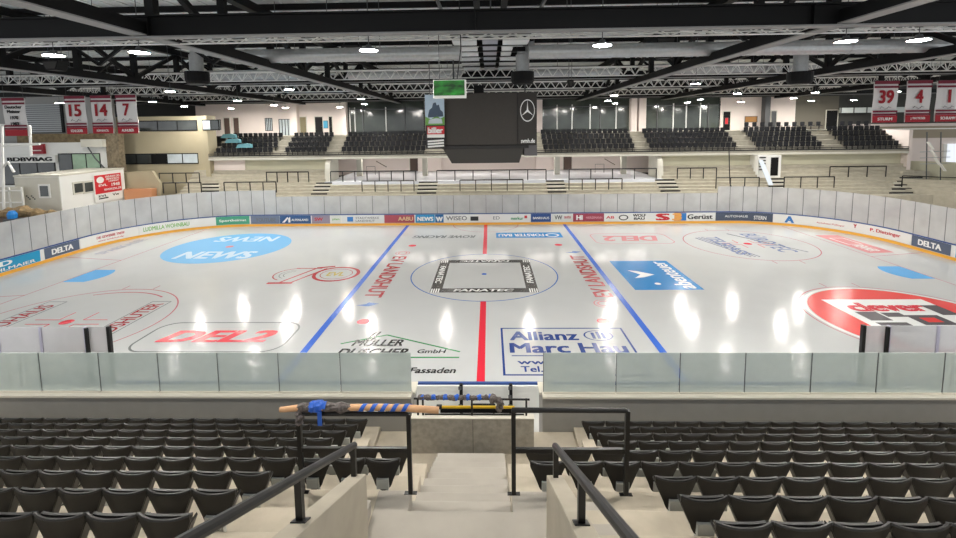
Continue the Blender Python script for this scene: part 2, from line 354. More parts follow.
# pink strip behind goal line
lg = mark(poly([(26.8,9.6),(28.6,9.6),(28.7,4.4),(26.8,4.2)]), 'sponsor_logo', I_PNK, 'faded red strip behind the right goal line')
b = frame_(27.2, 28.3, 6.6, 8.6, .08, ZI+.004); words_on_ice('RENNER', 27.3, 28.1, 4.7, 6.4, b, .03, 0, -90); b.build('lettering', I_WHT, lg)
# left end circle lettering in outlined boxes
b = MB()
for x0, x1 in ((-17.7,-16.7),(-23.4,-22.4)):
    b.bar((x0,-9.8,ZI),(x0,-4.4,ZI),.05,.002); b.bar((x1,-9.8,ZI),(x1,-4.4,ZI),.05,.002); b.bar((x0,-4.4,ZI),(x1,-4.4,ZI),.05,.002)
lg = mark(b, 'sponsor_logo', I_GRY, 'two outlined boxes of red lettering in the near left face-off circle')
b = words_on_ice('LANDSHUTER', -17.6, -16.85, -9.6, -4.7, rot=90, bold=.01); words_on_ice('BRAUHAUS', -23.3, -22.55, -9.0, -4.9, b, .01, 0, 90); b.build('lettering', I_DR, lg)
ring(-20, -7, 4.0, .1, ZI, 40, .3*math.pi, .65*math.pi).build('arc', I_TR, lg)
b = MB()
words_on_ice('SPARKASSE', -29.2, -28.4, 5.0, 9.6, b, .02, 0, 90); mark(b, 'sponsor_logo', ink('faint', (168, 174, 188)), 'faint lettering behind the left goal line')

# ================================================================== DASHER BOARDS AND RINK GLASS
LP = loop(); LS = [0.0]
LPc = LP+[LP[0]]
START = (-HX, -6.0)
PATH = [START]+LP+[START]
SS = [0.0]
for p, q in zip(PATH, PATH[1:]): SS.append(SS[-1]+math.dist(p, q))
def on_boards(s, z, off=0.0):
    """point at arc length s along the inner face of the boards; off is measured towards the ice"""
    s = max(0, min(s, SS[-1]-1e-6)); i = 0
    lo, hi = 0, len(SS)-2
    while lo < hi:
        mid = (lo+hi+1)//2
        if SS[mid] <= s: lo = mid
        else: hi = mid-1
    i = lo; L = SS[i+1]-SS[i]; t = (s-SS[i])/L if L > 1e-9 else 0
    p = Vector((PATH[i][0]+(PATH[i+1][0]-PATH[i][0])*t, PATH[i][1]+(PATH[i+1][1]-PATH[i][1])*t, z))
    j = i
    while math.dist(PATH[j], PATH[j+1]) < 1e-6: j += 1
    d = Vector((PATH[j+1][0]-PATH[j][0], PATH[j+1][1]-PATH[j][1], 0)).normalized(); n = Vector((d.y, -d.x, 0))
    return p + n*off
def strip(s0, s1, z0, z1, o0, o1, mb=None, step=.45):
    """a solid band along the boards between heights z0, z1 and offsets o0 < o1"""
    mb = mb or MB(); n = max(1, int((s1-s0)/step)); q = []; fs = []
    for i in range(n+1):
        s = s0+(s1-s0)*i/n
        q += [on_boards(s, z0, o0), on_boards(s, z0, o1), on_boards(s, z1, o1), on_boards(s, z1, o0)]
    for i in range(n):
        a = 4*i
        for k in range(4): fs.append((a+k, a+(k+1) % 4, a+4+(k+1) % 4, a+4+k))
    fs += [(0,1,2,3), (4*n+3, 4*n+2, 4*n+1, 4*n)]
    return mb.add(q, fs)
TOT = SS[-1]
boards = thing('dasher_boards', (0, 0, 0), 'white dasher boards around the ice with yellow kick plate, blue top and advertising', 'rink boards')
strip(0, TOT, 0, 1.02, -.12, 0).build('board', BOARD, boards)
strip(0, TOT, 0, .21, .001, .02).build('kick_plate', KICK, boards, label='yellow kick plate')
strip(0, TOT, 1.02, 1.09, -.05, .03).build('coping', COPB, boards, label='blue coping')
def board_words(mb, word, s0, s1, z0, z1, bold=.02, shear=0, off=.034):
    lettering(word, lambda a, b: on_boards(s0+(s1-s0)*a, z0+(z1-z0)*b, off), bold, shear, mb)
def ad(s0, s1, rgb, items, lab):
    key = 'board_%d_%d_%d' % rgb
    o = strip(s0, s1, .24, 1.0, .001, .026).build('advert_panel', mat(key, rgb, .4), boards, label=lab)
    for word, a, b, z0, z1, c, bold, sh in items:
        mb = MB(); board_words(mb, word, a, b, z0, z1, bold, sh); mb.build('lettering', c, o)
    return o
WH = mat('board_letter_white', (240, 240, 238), .4); RDL = mat('board_letter_red', (196, 40, 50), .4); BKL = mat('board_letter_black', (34, 36, 40), .4)
GNL = mat('board_letter_green', (120, 180, 90), .4); BLL = mat('board_letter_blue', (50, 120, 190), .4); GYL = mat('board_letter_grey', (110, 112, 116), .4)
ad(2.0, 8.57, (28, 150, 196), [('D', 5.9, 6.7, .6, .92, WH, .04, 0), ('DEICHLMAIER', 4.2, 8.2, .3, .5, WH, .02, 0), ('KEMPF', 2.2, 3.8, .3, .5, WH, .02, 0)], 'turquoise advert at the left end')
ad(8.9, 11.62, (86, 98, 120), [('DELTA', 9.4, 11.1, .42, .82, WH, .05, 0)], 'slate advert reading DELTA at the left end')
o = ad(11.7, 16.3, (232, 232, 228), [('DIE GEWERBE TREFF', 13.1, 15.3, .62, .82, RDL, .03, 0), ('www.landshut.de', 13.2, 15.2, .38, .5, RDL, .01, 0)], 'white advert with red lettering')
ad(16.4, 22.3, (230, 231, 228), [('LUDMILLA WOHNBAU', 16.7, 20.2, .45, .82, GNL, .02, 0)], 'white advert reading Ludmilla Wohnbau in green')
ad(22.33, 25.28, (74, 160, 130), [('Sportheimat', 22.6, 25.0, .45, .75, WH, .02, 0)], 'green advert with white lettering')
ad(25.43, 28.16, (112, 124, 146), [('YOUTUBE', 25.9, 27.8, .45, .8, GYL, .02, 0)], 'grey advert strip')
o = ad(28.19, 31.14, (52, 88, 136), [('ALPENLAND', 29.3, 30.9, .5, .7, WH, .02, 0)], 'dark blue advert with white peak sign')
mb = MB(); mb.add([on_boards(28.4,.35,.036), on_boards(28.65,.35,.036), on_boards(29.0,.75,.036), on_boards(29.0,.35,.036), on_boards(29.2,.35,.036), on_boards(29.2,.9,.036), on_boards(28.95,.9,.036)], [(0,1,2,6),(3,4,5,2)]); mb.build('peak_sign', WH, o)
ad(31.23, 32.95, (150, 140, 156), [('SW', 31.5, 32.3, .5, .8, RDL, .03, 0)], 'mauve advert')
ad(33.1, 33.95, (220, 222, 216), [('plan', 33.2, 33.85, .5, .75, GNL, .02, 0)], 'small pale advert')
o = ad(34.07, 38.07, (222, 224, 224), [('STADTWERKE', 35.4, 37.6, .64, .84, GYL, .01, 0), ('LANDSHUT', 35.4, 37.2, .36, .56, GYL, .01, 0)], 'white advert reading Stadtwerke Landshut')
strip(34.6, 35.15, .4, .85, .028, .034).build('blue_square', BLL, o)
ad(38.1, 40.92, (170, 78, 90), [('AABU', 39.4, 40.8, .45, .82, mat('board_gold', (226, 196, 150), .4), .03, 0)], 'dull red advert')
ad(41.04, 42.83, (52, 148, 200), [('NEWS', 41.2, 42.7, .4, .8, WH, .05, 0)], 'blue advert reading NEWS')
ad(42.88, 43.66, (40, 110, 170), [('W', 42.95, 43.6, .34, .8, WH, .06, 0)], 'blue advert with a white W')
o = ad(43.71, 49.5, (232, 232, 230), [('WISEO', 43.9, 45.85, .45, .85, GYL, .02, 0), ('ED', 48.3, 48.9, .5, .8, GYL, 0, 0)], 'white advert reading WISEO')
strip(46.18, 46.92, .4, .8, .028, .034).build('dark_block', BKL, o)
o = ad(49.5, 51.75, (232, 232, 230), [('merkur', 49.95, 51.1, .45, .75, mat('board_letter_teal', (70, 160, 110), .4), .03, 0)], 'white advert reading merkur')
strip(51.2, 51.45, .6, .85, .028, .034).build('red_spot', RDL, o)
ad(51.8, 53.66, (48, 80, 140), [('BANKHAUS', 52.0, 53.5, .5, .72, WH, .02, 0)], 'navy advert with white lettering')
ad(53.76, 55.61, (218, 220, 214), [('VW', 54.0, 54.7, .45, .85, BKL, .02, 0), ('auto', 54.9, 55.5, .55, .8, RDL, .02, 0)], 'pale advert with black and red signs')
ad(55.71, 58.56, (158, 62, 82), [('HIERSEMANN', 56.9, 58.4, .5, .72, mat('board_pink', (220, 160, 170), .4), .02, 0), ('HI', 56.0, 56.6, .4, .85, WH, .06, 0)], 'wine red advert')
o = ad(58.6, 64.3, (228, 229, 226), [('AB', 58.75, 59.5, .5, .75, RDL, .03, 0), ('WOLF', 61.2, 62.4, .66, .92, BKL, .04, 0), ('BAU', 61.3, 62.3, .38, .6, BKL, .04, 0)], 'white advert reading Wolf Bau')
mb = MB(); q = [on_boards(60.35+.45*math.cos(t*.5236), .6+.26*math.sin(t*.5236), .034) for t in range(12)]; p2 = [on_boards(60.35+.33*math.cos(t*.5236), .6+.18*math.sin(t*.5236), .034) for t in range(12)]
mb.add(q+p2, [(i, (i+1) % 12, 12+(i+1) % 12, 12+i) for i in range(12)]); mb.build('round_emblem', BKL, o)
ad(64.3, 65.0, (228, 229, 226), [('S', 63.3, 64.6, .3, .95, RDL, .06, 0)], 'white advert with red S')
ad(65.0, 66.0, (228, 160, 90), [('3', 64.8, 65.7, .3, .95, mat('board_orange', (236, 170, 90), .4), .06, 0)], 'orange advert')
o = ad(66.0, 68.73, (230, 231, 228), [('Gerüst', 66.2, 68.5, .4, .85, BKL, .03, 0)], 'white advert reading Gerüst'); strip(65.6, 66.1, .28, .98, .028, .032).build('blue_block', BLL, o)
o = ad(68.78, 73.6, (72, 82, 100), [('AUTOHAUS', 69.6, 71.6, .55, .75, WH, .01, 0), ('STERN', 72.1, 73.1, .4, .75, WH, .02, 0)], 'dark slate advert')
ad(73.65, 79.4, (232, 231, 227), [('A', 74.5, 75.2, .3, .9, BLL, .05, 0), ('Autohaus Pollinger', 76.8, 78.8, .5, .66, RDL, .01, 0)], 'white advert with blue A')
ad(79.4, 83.75, (232, 231, 227), [('P. Dietzinger', 80.6, 82.9, .48, .82, RDL, .03, 0), ('Y', 79.4, 79.65, .6, .9, RDL, .05, 0)], 'white advert with red handwriting style name')
ad(83.8, 86.6, (86, 98, 120), [('DELTA', 84.3, 86.0, .42, .82, WH, .05, 0)], 'slate advert reading DELTA at the right end')
ad(86.95, 93.0, (28, 150, 196), [('DEICHLMAIER', 88.5, 92.5, .3, .5, WH, .02, 0)], 'turquoise advert at the right end')

glass = thing('rink_glass', (0, 0, 0), 'hazy protective glass panes standing on the far boards and corners', 'rink glass')
s_now = 0.0; panes = []
S_A, S_B = 27.9, 68.9                       # where the lower glass of the long side begins and ends
def pane(parent, s0, s1, z1, mt=RGLASS):
    o = strip(s0+.02, s1-.02, 1.09, z1, -.075, -.06, step=.6).build('glass_pane', mt, parent)
    MB().bar(on_boards(s1, 1.09, -.07), on_boards(s1, z1+.01, -.07), .03, .03).build('seam_post', GREYS, o)
def run(parent, s0, s1, z1, wd, mt=RGLASS):
    n = max(1, round((s1-s0)/wd))
    for i in range(n): pane(parent, s0+(s1-s0)*i/n, s0+(s1-s0)*(i+1)/n, z1, mt)
run(glass, 0, S_A, 3.4, 1.15); run(glass, S_A, S_B, 2.8, 1.5); run(glass, S_B, 95.2, 3.4, 1.15)
# near-side glass beside the player benches
def near_glass(sx, lab, nm):
    t = thing('bench_glass', (sx*11.7, YN, 1.09), lab, 'rink glass', None)
    xs = [11.75, 12.45, 13.9, 15.3, 16.9, 18.5, 20.1, 21.7]
    for i, (a, b_) in enumerate(zip(xs, xs[1:])):
        x0, x1 = sorted((sx*a, sx*b_))
        MB().box(x0+.03, x1-.03, YN-.09, YN-.075, 1.09, 2.95).build('glass_pane', NGLASS, t)
        MB().box(sx*b_-.04, sx*b_+.04, YN-.12, YN-.04, 1.09, 2.95).build('post', mat('lilac_post', (176, 172, 190), .5), t)
    MB().box(sx*11.7-.05, sx*11.7+.05, YN-.12, YN-.02, 1.09, 2.97).build('end_post', BLACK, t, label='black end post')
    MB().box(sx*12.35-.04, sx*12.35+.04, YN-.2, YN-.12, 1.09, 2.95).build('end_post', BLACK, t, label='black second post')
    b = MB(); y0 = YN-.95
    for x in (13.2, 13.75): b.tube([(sx*x, y0, .25), (sx*x, y0, 2.5), (sx*(x+.35), y0, 2.4), (sx*(x+.35), y0, .25)], .035, 6)
    b.build('bench_gate_frame', BLACK, t, label='black gate frame')
near_glass(-1, 'tall glass screen beside the left player bench, black end post', 'a')
near_glass(1, 'tall glass screen beside the right player bench, by the big red disc', 'b')

# ================================================================== NEAR STAND
def rowY(k): return -17.80-.76*(k-1)
def rowZ(k): return 1.545+.386*(k-1)
terr = MB()
XL, XR = -.78, .66
for k in range(1, 13):
    y1 = rowY(k)+.68 if k > 1 else -16.9; y0 = rowY(k)-.09; z = rowZ(k)
    zb = z-.45 if k > 6 else 1.0
    if k == 1: terr.box(-15, -2.44, y0, y1, zb, z); terr.box(2.44, 15, y0, y1, zb, z); terr.box(-2.44, 2.44, -20.9, y1, 1.1, 1.42)
    elif k <= 4: terr.box(-15, -2.44, y0, y1, zb, z); terr.box(2.44, 15, y0, y1, zb, z)
    elif k <= 6:
        terr.box(-15, XL, y0, y1, zb, z); terr.box(XR, 15, y0, y1, zb, z)
    else:
        terr.box(-15, -1.26, y0, y1, zb, z); terr.box(1.18, 15, y0, y1, zb, z)
terr = terr.build('floor_near_stand', CONC, bevel=.012); struct(terr)
ld = MB(); z7 = rowZ(7)
ld.prism([(-1.26, -23.4), (1.18, -23.4), (1.18, rowY(6)-.09), (XR, rowY(6)-.09), (XR, -22.05), (XL, -22.05), (XL, rowY(6)-.09), (-1.26, rowY(6)-.09)], 'z', z7-.45, z7)
for i in range(9): ld.box(-1.08, 1.0, -23.4-.28*(i+1), -23.4-.28*i, z7-.3, z7+.172*(i+1))
struct(ld.build('floor_landing', CONCL, bevel=.01))
st = MB()
for i in range(1, 13):
    y0 = -22.05+.38*(i-1) if i < 10 else -18.63+.25*(i-10); z = z7-.193*i
    st.box(XL-.01, XR-.01, y0, y0+.4, z-.35, max(z if i < 10 else z-.1, 1.43))
struct(st.build('floor_tunnel_stairs', CONCL, bevel=.012))
hs = MB()
for k in range(7, 11):
    z = rowZ(k)+.193; y1 = rowY(k)-.09+.36; y0 = rowY(k)-.09
    hs.box(-1.95, -1.27, y0, y1, z-.193, z); hs.box(1.19, 1.9, y0, y1, z-.193, z)
struct(hs.build('floor_aisle_steps', CONCL, bevel=.01))
def side_wall(x0, x1, nm):
    y_e, z_e = -22.9, 5.09; sl = .53
    P = [(y_e, 3.2), (y_e, z_e), (y_e-3.6, z_e+3.6*sl), (y_e-3.6, 3.2)]
    return struct(MB().prism(P, 'x', x0, x1).build(nm, CONCW, bevel=.008))
side_wall(-1.26, -1.08, 'wall_left'); side_wall(1.01, 1.19, 'wall_right')
# parapet, coping and tunnel
for x0, x1, n in ((-16, -1.64, 'wall_parapet_left'), (1.66, 16, 'wall_parapet_right')):
    o = struct(MB().box(x0, x1, -16.9, -16.62, 0, 2.32).build(n, GREYW))
    MB().box(x0, x1, -16.95, -16.58, 2.32, 2.37).build('coping', COPE, o)
for x0, x1, n in ((-1.82, -1.64, 'wall_tunnel_left'), (1.66, 1.84, 'wall_tunnel_right')):
    o = struct(MB().box(x0, x1, -16.58, -16.1, 0, 2.2).build(n, GREYW)); MB().box(x0-.04, x1+.04, -16.575, -16.05, 2.2, 2.26).build('coping', COPE, o)
o = struct(MB().box(-1.5, 1.37, -17.7, -17.53, 1.42, 2.29).build('wall_tunnel_lintel', CONCD))
MB().box(-1.51, 1.38, -17.71, -17.52, 2.29, 2.31).build('coping', COPE, o)
b = MB(); b.box(-.065, -.055, -17.703, -17.69, 1.43, 2.29); b.build('joint', mat('joint_dark', (70, 66, 60), .9), o)
struct(MB().box(-22, 22, -16.6, -14.2, -.1, .18).build('floor_bench', mat('bench_floor', (186, 186, 182), .6)))
struct(MB().box(-1.6, 1.6, -17.5, -16.6, -.1, .05).build('floor_tunnel', GREYW))
# glass balustrade
def balustrade(xs, side):
    out = len(xs)-1
    for i, (a, b_) in enumerate(zip(xs, xs[1:])):
        x0, x1 = sorted((a, b_)); n = i+1
        t = thing('balustrade_panel', ((x0+x1)/2, -16.77, 2.37), '', 'glass panel', 'glass balustrade panels on the parapet')
        t['label'] = ('cloudy glass balustrade panel on the parapet, %s to the %s of the tunnel opening' % ('next' if n == 1 else ordn(n), side))
        MB().box(x0+.012, x1-.012, -16.775, -16.757, 2.39, 3.435).build('glass_pane', BGLASS, t)
        MB().box(x0+.012, x1-.012, -16.80, -16.74, 2.37, 2.41).build('clamp_rail', COPE, t)
        MB().box(x0+.0, x0+.014, -16.78, -16.755, 2.41, 3.435).build('seam', GREYS, t)
balustrade([-1.64, -3.46, -5.05, -6.62, -8.17, -9.72, -11.29, -12.85, -14.4], 'left')
balustrade([1.69, 3.51, 5.09, 6.7, 8.32, 9.92, 11.53, 13.1, 14.7], 'right')

# ---- guard rails
def guard(x0, x1, lab, plank=False):
    t = thing('guard_rail', ((x0+x1)/2, -21.72, z7), lab, 'railing')
    y = -21.74; zt = 5.07 if plank else 5.13
    for x in (x0, x1):
        MB().box(x-.03, x+.03, y-.03, y+.03, z7, zt).build('post', BLACK, t)
        MB().box(x-.09, x+.09, y-.032, y+.032, z7, z7+.006).build('base_plate', BLACK, t)
    MB().tube([(x0-.02, y, zt), (x1-.03, y, zt), (x1, y, zt-.03)], .036, 10).build('top_rail', BLACK, t)
    MB().box(x0+.03, x1-.03, y-.025, y+.025, 4.50, 4.56).build('mid_rail', BLACK, t)
    return t
guard(-2.36, -.79, 'black guard rail left of the tunnel stairs, wooden pole strapped on top', True)
guard(.69, 2.28, 'black guard rail right of the tunnel stairs with bare top rail')
def handrail(x, lab, xe):
    t = thing('handrail', (x, -22.95, 5.09), lab, 'railing'); sl = .545
    P = lambda d, h=0: (x, -22.98-d, 5.50+sl*d+h)
    MB().tube([P(-.02), P(3.4)], .038, 10).build('rail', BLACK, t)
    for d in (.02, 1.43, 2.84):
        MB().box(x-.028, x+.028, -22.98-d-.028, -22.98-d+.028, 5.06+.53*(d+.08), 5.5+sl*d).build('post', BLACK, t)
    for d in (1.43, 2.84): MB().bar((x, -22.98-d-.06, 5.095+.53*(d+.14)), (x, -22.98-d+.06, 5.095+.53*(d+.02)), .12, .012).build('base_plate', BLACK, t)
handrail(-1.19, 'black sloping handrail on the concrete wall left of the landing', 0)
handrail(1.10, 'black sloping handrail on the concrete wall right of the landing', 0)
# wooden pole wrapped in tape on the left guard rail
yp, zp = -21.74, 5.155
pole = thing('wrapped_wooden_pole', (-1.5, yp, zp-.05), 'wooden pole with blue tape and grey wrapping lying on the left guard rail', 'pole')
MB().tube([(-2.62, yp, zp-.03), (-2.35, yp, zp+.0), (-1.2, yp, zp+.012), (-.8, yp, zp), (-.36, yp, zp-.03)], [.036, .046, .044, .048, .046], 12).build('shaft', WOOD, pole, smooth=True)
mb = MB()
for j in range(5):
    x0 = -1.56+j*.15; q = []; fs = []; n = 16
    for i in range(n+1):
        a = 2*math.pi*i/n; xx = x0+.17*(1-i/n)
        for w_ in (0, .065): q.append((xx+w_, yp+.052*math.cos(a), zp+.008+.052*math.sin(a)))
    for i in range(n): fs.append((2*i, 2*i+1, 2*i+3, 2*i+2))
    mb.add(q, fs)
mb.build('spiral_tape', BLUE, pole)
def lumpy(pts, r, seed, n=12, amp=.25):
    rnd = random.Random(seed); pts = [Vector(p) for p in pts]; P = []; R_ = []
    for a, b_ in zip(pts, pts[1:]):
        for i in range(4): P.append(a.lerp(b_, i/4)); R_.append(r*(1+amp*(rnd.random()*2-1)))
    P.append(pts[-1]); R_.append(r*.7); R_[0] = r*.7
    m_ = MB().tube(P, R_, n)
    m_.v = [tuple(c+(rnd.random()-.5)*r*.35 for c in v) for v in m_.v]
    return m_
lumpy([(-2.36, yp, zp), (-2.1, yp, zp+.01), (-1.9, yp, zp+.01), (-1.6, yp, zp+.005)], .062, 3).build('grey_wrapping', FOIL, pole, label='crumpled grey wrapping')
lumpy([(-2.36, yp-.03, zp-.03), (-2.3, yp-.06, zp-.14), (-2.36, yp-.05, zp-.2)], .055, 9).build('loose_wrapping', FOIL, pole, label='loose end of the grey wrapping')
lumpy([(-2.2, yp, zp+.01), (-2.06, yp, zp+.02), (-1.93, yp, zp+.02)], .07, 5).build('blue_wrapping', BLUE, pole, label='blue tape wound round the pole')
MB().box(-2.05, -1.99, yp-.105, yp-.095, zp-.2, zp).build('tape_end', BLUE, pole, label='blue tape end hanging down')
# rail on the tunnel lintel
t = thing('lintel_rail', (0, -17.56, 2.31), 'low black railing standing on the concrete wall above the tunnel', 'railing')
yl = -17.58
for x in (-1.36, -1.24, -.08, 1.2): MB().box(x-.022, x+.022, yl-.02, yl+.02, 2.31, 2.72).build('post', BLACK, t)
MB().tube([(-1.45, yl, 2.72), (1.28, yl, 2.70)], .024, 8).build('top_rail', BLACK, t)
MB().box(-1.2, 1.15, yl-.012, yl+.012, 2.315, 2.34).build('bottom_rail', BLACK, t)
t = thing('cloth_garland', (-.3, yl, 2.72), 'grey cloth with blue tape wound around the low rail above the tunnel', 'cloth')
pts = [(-1.36+.17*i, yl, 2.745+.015*math.sin(i*2.1)) for i in range(11)]
lumpy(pts, .055, 21, 10, .3).build('cloth_roll', FOIL, t)
lumpy([(.34, yl-.02, 2.76), (.55, yl-.03, 2.70), (.62, yl-.04, 2.6), (.52, yl-.05, 2.46)], .085, 23, 10, .3).build('hanging_end', FOIL, t)
for i in range(7):
    x = -1.3+i*.27; lumpy([(x, yl, 2.74), (x+.1, yl, 2.765)], .066, 30+i, 8, .1).build('blue_tape', BLUE, t)
t = thing('striped_barrier_pole', (0, -17.45, 2.3), 'yellow and black barrier pole lying behind the low rail above the tunnel', 'pole')
yb = -17.50
MB().tube([(-.8, yb, 2.46), (.93, yb, 2.46)], .032, 8).build('yellow_pole', YEL, t)
MB().box(-.84, .98, yb-.02, yb+.03, 2.32, 2.42).build('dark_rail', BLKS, t)
MB().box(-.93, -.8, yb-.04, yb+.04, 2.42, 2.5).build('end_cap', BLACK, t)
# tunnel gate posts by the near boards
for i, x in enumerate((-.55, .98)):
    t = thing('gate_post', (x, YN-.35, .18), 'dark gate post behind the near boards, %s of the red line' % ('left' if i == 0 else 'right'), 'post')
    MB().box(x-.05, x+.05, YN-.4, YN-.3, .18, 1.22).build('post', BLKS, t)
    for z in (.5, .8, 1.08): MB().box(x-.08, x+.02, YN-.43, YN-.40, z, z+.1).build('hinge', GREYS, t)
t = thing('stick_rack', (.1, YN-.6, .18), 'small dark rack behind the near boards beside the red line', 'rack')
MB().box(-.25, .5, YN-.7, YN-.55, .62, .72).build('shelf', BLKS, t)
for x in (-.2, .45): MB().box(x-.02, x+.02, YN-.66, YN-.6, .18, .62).build('leg', BLKS, t)

# ---- tip-up seats
def shell_mesh():
    prof = [(.38,.07),(.40,.10),(.44,.12),(.50,.138),(.56,.160),(.64,.190),(.72,.221),(.78,.241),(.82,.238)]   # height, half width
    nx = 10; q = []; fs = []
    def pt(i, j, off):
        z, hw = prof[j]; u = -1+2*i/nx; x = hw*u
        y = -.085-.03*(z-.4)/.42+.045*abs(u)**2.4*(hw/.24)
        zz = z
        if j == len(prof)-1: zz = z-.010*(1-abs(u)**2)+.016*abs(u)**3
        if j == 0: zz = z-.03*(1-u*u)
        return (x, y+off, zz)
    for off in (0, .03):
        for j in range(len(prof)):
            for i in range(nx+1): q.append(pt(i, j, off))
    n1 = (nx+1)*len(prof); W_ = nx+1
    for j in range(len(prof)-1):
        for i in range(nx):
            a = j*W_+i; fs.append((a, a+1, a+W_+1, a+W_)); fs.append((n1+a, n1+a+W_, n1+a+W_+1, n1+a+1))
    J = len(prof)-1
    for i in range(nx): fs.append((i, n1+i, n1+i+1, i+1)); a = J*W_+i; fs.append((a, a+1, n1+a+1, n1+a))
    for j in range(J): a = j*W_; fs.append((a, a+W_, n1+a+W_, n1+a)); a += nx; fs.append((a, n1+a, n1+a+W_, a+W_))
    m_ = MB(); m_.add(q, fs)
    rim = [pt(i, len(prof)-1, .015) for i in range(nx+1)]; m_.tube(rim, .017, 6)  # rolled rim added so the top edge catches lamp highlights
    for s in (-1, 1):      # side wings that bend forward
        m_.prism([(s*.185, .64), (s*.226, .765), (s*.236, .74), (s*.155, .54), (s*.115, .44)], 'y', -.05, .06)
    return m_
SH = shell_mesh().mesh('shell', SEAT, True)
SH.polygons.foreach_set('use_smooth', [True]*len(SH.polygons))
for e_ in SH.edges: pass
SH.set_sharp_from_angle(angle=.7)
pm = MB()
def pan():
    q = []; fs = []; nx = 8; rows = [(.42,.09),(.56,.14),(.70,.195),(.77,.222),(.802,.224)]
    for off in (0, .03):
        for z, hw in rows:
            for i in range(nx+1): u = -1+2*i/nx; q.append((hw*u, -.072+off+.045*abs(u)**2.4+(.012+.018*(1-u*u))*(z-.3)/.5, z+(.006*(1-u*u) if z > .78 else 0)))
    W_ = nx+1; n1 = W_*len(rows)
    for j in range(len(rows)-1):
        for i in range(nx): a = j*W_+i; fs.append((a, a+1, a+W_+1, a+W_)); fs.append((n1+a, n1+a+W_, n1+a+W_+1, n1+a+1))
    J = len(rows)-1
    for i in range(nx): fs.append((i, n1+i, n1+i+1, i+1)); a = J*W_+i; fs.append((a, a+1, n1+a+1, n1+a))
    for j in range(J): a = j*W_; fs.append((a, a+W_, n1+a+W_, n1+a)); a += nx; fs.append((a, n1+a, n1+a+W_, a+W_))
    return MB().add(q, fs)
PN = pan().mesh('seat_pan', SEATE)
BK = MB().box(-.085, .085, -.13, .06, .41, .56).box(-.05, .05, -.02, .04, .10, .42).box(-.14, .14, -.04, .12, .07, .12).mesh('bracket', BRKT)
def near_seat(x, k, label):
    t = thing('stadium_chair', (x, rowY(k)+.12, rowZ(k)-(.08 if x < 0 else .11)), label, 'seat', 'black tip-up seats of the near stand')
    t.scale.x = 1.08 if x > 0 else 1.04
    for n, me in (('shell', SH), ('folded_seat', PN), ('bracket', BK)):
        o = bpy.data.objects.new(n, me); COL.objects.link(o); o.parent = t
ROWN = dict((k, ('front' if k == 1 else ordn(k))+' row up from the parapet') for k in range(1, 10))
for k in range(1, 10):
    D = -27.85-rowY(k); D = abs(D)+.6
    for side in (-1, 1):
        edge = (.97 if side < 0 else .93) if k in (5, 6) else (2.53 if side < 0 else 2.47)
        lim = 1.03*(489 if side < 0 else 467)*(D+.3)/460+.35
        x = edge+(.26 if side < 0 else .27); n = 1
        while x < lim+.2:
            near_seat(side*x, k, 'black tip-up seat, %s from the %s aisle, %s' % (ordn(n), 'left' if side < 0 else 'right', ROWN[k]))
            x += .52 if side < 0 else .54; n += 1

# ================================================================== FAR STAND
fs_ = MB(); FX0, FX1 = -30.5, 42.5
for i, (y, z) in enumerate(((15.2, 2.35), (16.0, 2.68), (16.5, 2.93), (17.0, 3.18), (17.5, 3.45))):
    y1 = [16.0, 16.5, 17.0, 17.5, 18.0][i]; fs_.box(FX0, FX1, y, y1, z-.9, z)
struct(fs_.build('floor_far_terrace', BEIGE))
struct(MB().box(-16.3, 17.6, 18.0, 30, 3.4, 3.74).build('floor_concourse', mat('concourse_floor', (226, 230, 238), .25)))
for x0, x1, n in ((FX0, -16.3, 'floor_upper_terrace_left'), (17.6, FX1, 'floor_upper_terrace_right')):
    b = MB()
    for i in range(5): b.box(x0, x1, 18.0+.35*i, 18.35+.35*i+(.5 if i == 4 else 0), 2.6, 3.74+.29*i)
    struct(b.build(n, BEIGE))
struct(MB().box(FX0+2, -16.0, 19.75, 20.0, 3.5, 5.98).build('wall_far_left', GREENB)); struct(MB().box(17.4, FX1-.2, 19.75, 20.0, 3.5, 5.98).build('wall_far_right', GREENB))
struct(MB().box(-23, 24, 29.0, 29.2, 3.3, 6.0).build('wall_far', PINK))
for i, (x0, x1) in enumerate(((-16.4, -15.9), (17.3, 17.8))):
    struct(MB().prism([(18.4, 3.7), (21.4, 3.7), (21.4, 5.98), (19.2, 5.98), (18.8, 5.6), (18.6, 5.0)], 'x', x0, x1).build('wall_concourse_end', OFFW))
struct(MB().box(-28.5, 42, 18.8, 30, 6.0, 6.19).build('ceiling_concourse', OFFW))
bal = MB()
for i in range(4): bal.box(-28.5, 42, (18.8 if i == 0 else 18.95+.8*i), 19.75+.8*i+(0 if i < 3 else .01), 6.2, 6.38+.5*i)
bal.box(-28.5, 42, 22.15, 27.5, 6.2, 8.38)
struct(bal.build('floor_balcony', mat('balcony_concrete', (150, 146, 134), .85, var=.08)))
# balcony front rail
t = thing('balcony_rail', (7, 18.9, 6.38), 'long black rail and mesh along the far balcony edge', 'railing')
MB().box(-28.5, 42, 18.86, 18.9, 6.62, 6.68).build('top_rail', BLACK, t); MB().box(-28.5, 42, 18.87, 18.89, 6.38, 6.5).build('kick_rail', BLACK, t)
for i in range(48): MB().box(-28.5+i*1.5-.015, -28.5+i*1.5+.015, 18.87, 18.9, 6.38, 6.65).build('post', BLACK, t)
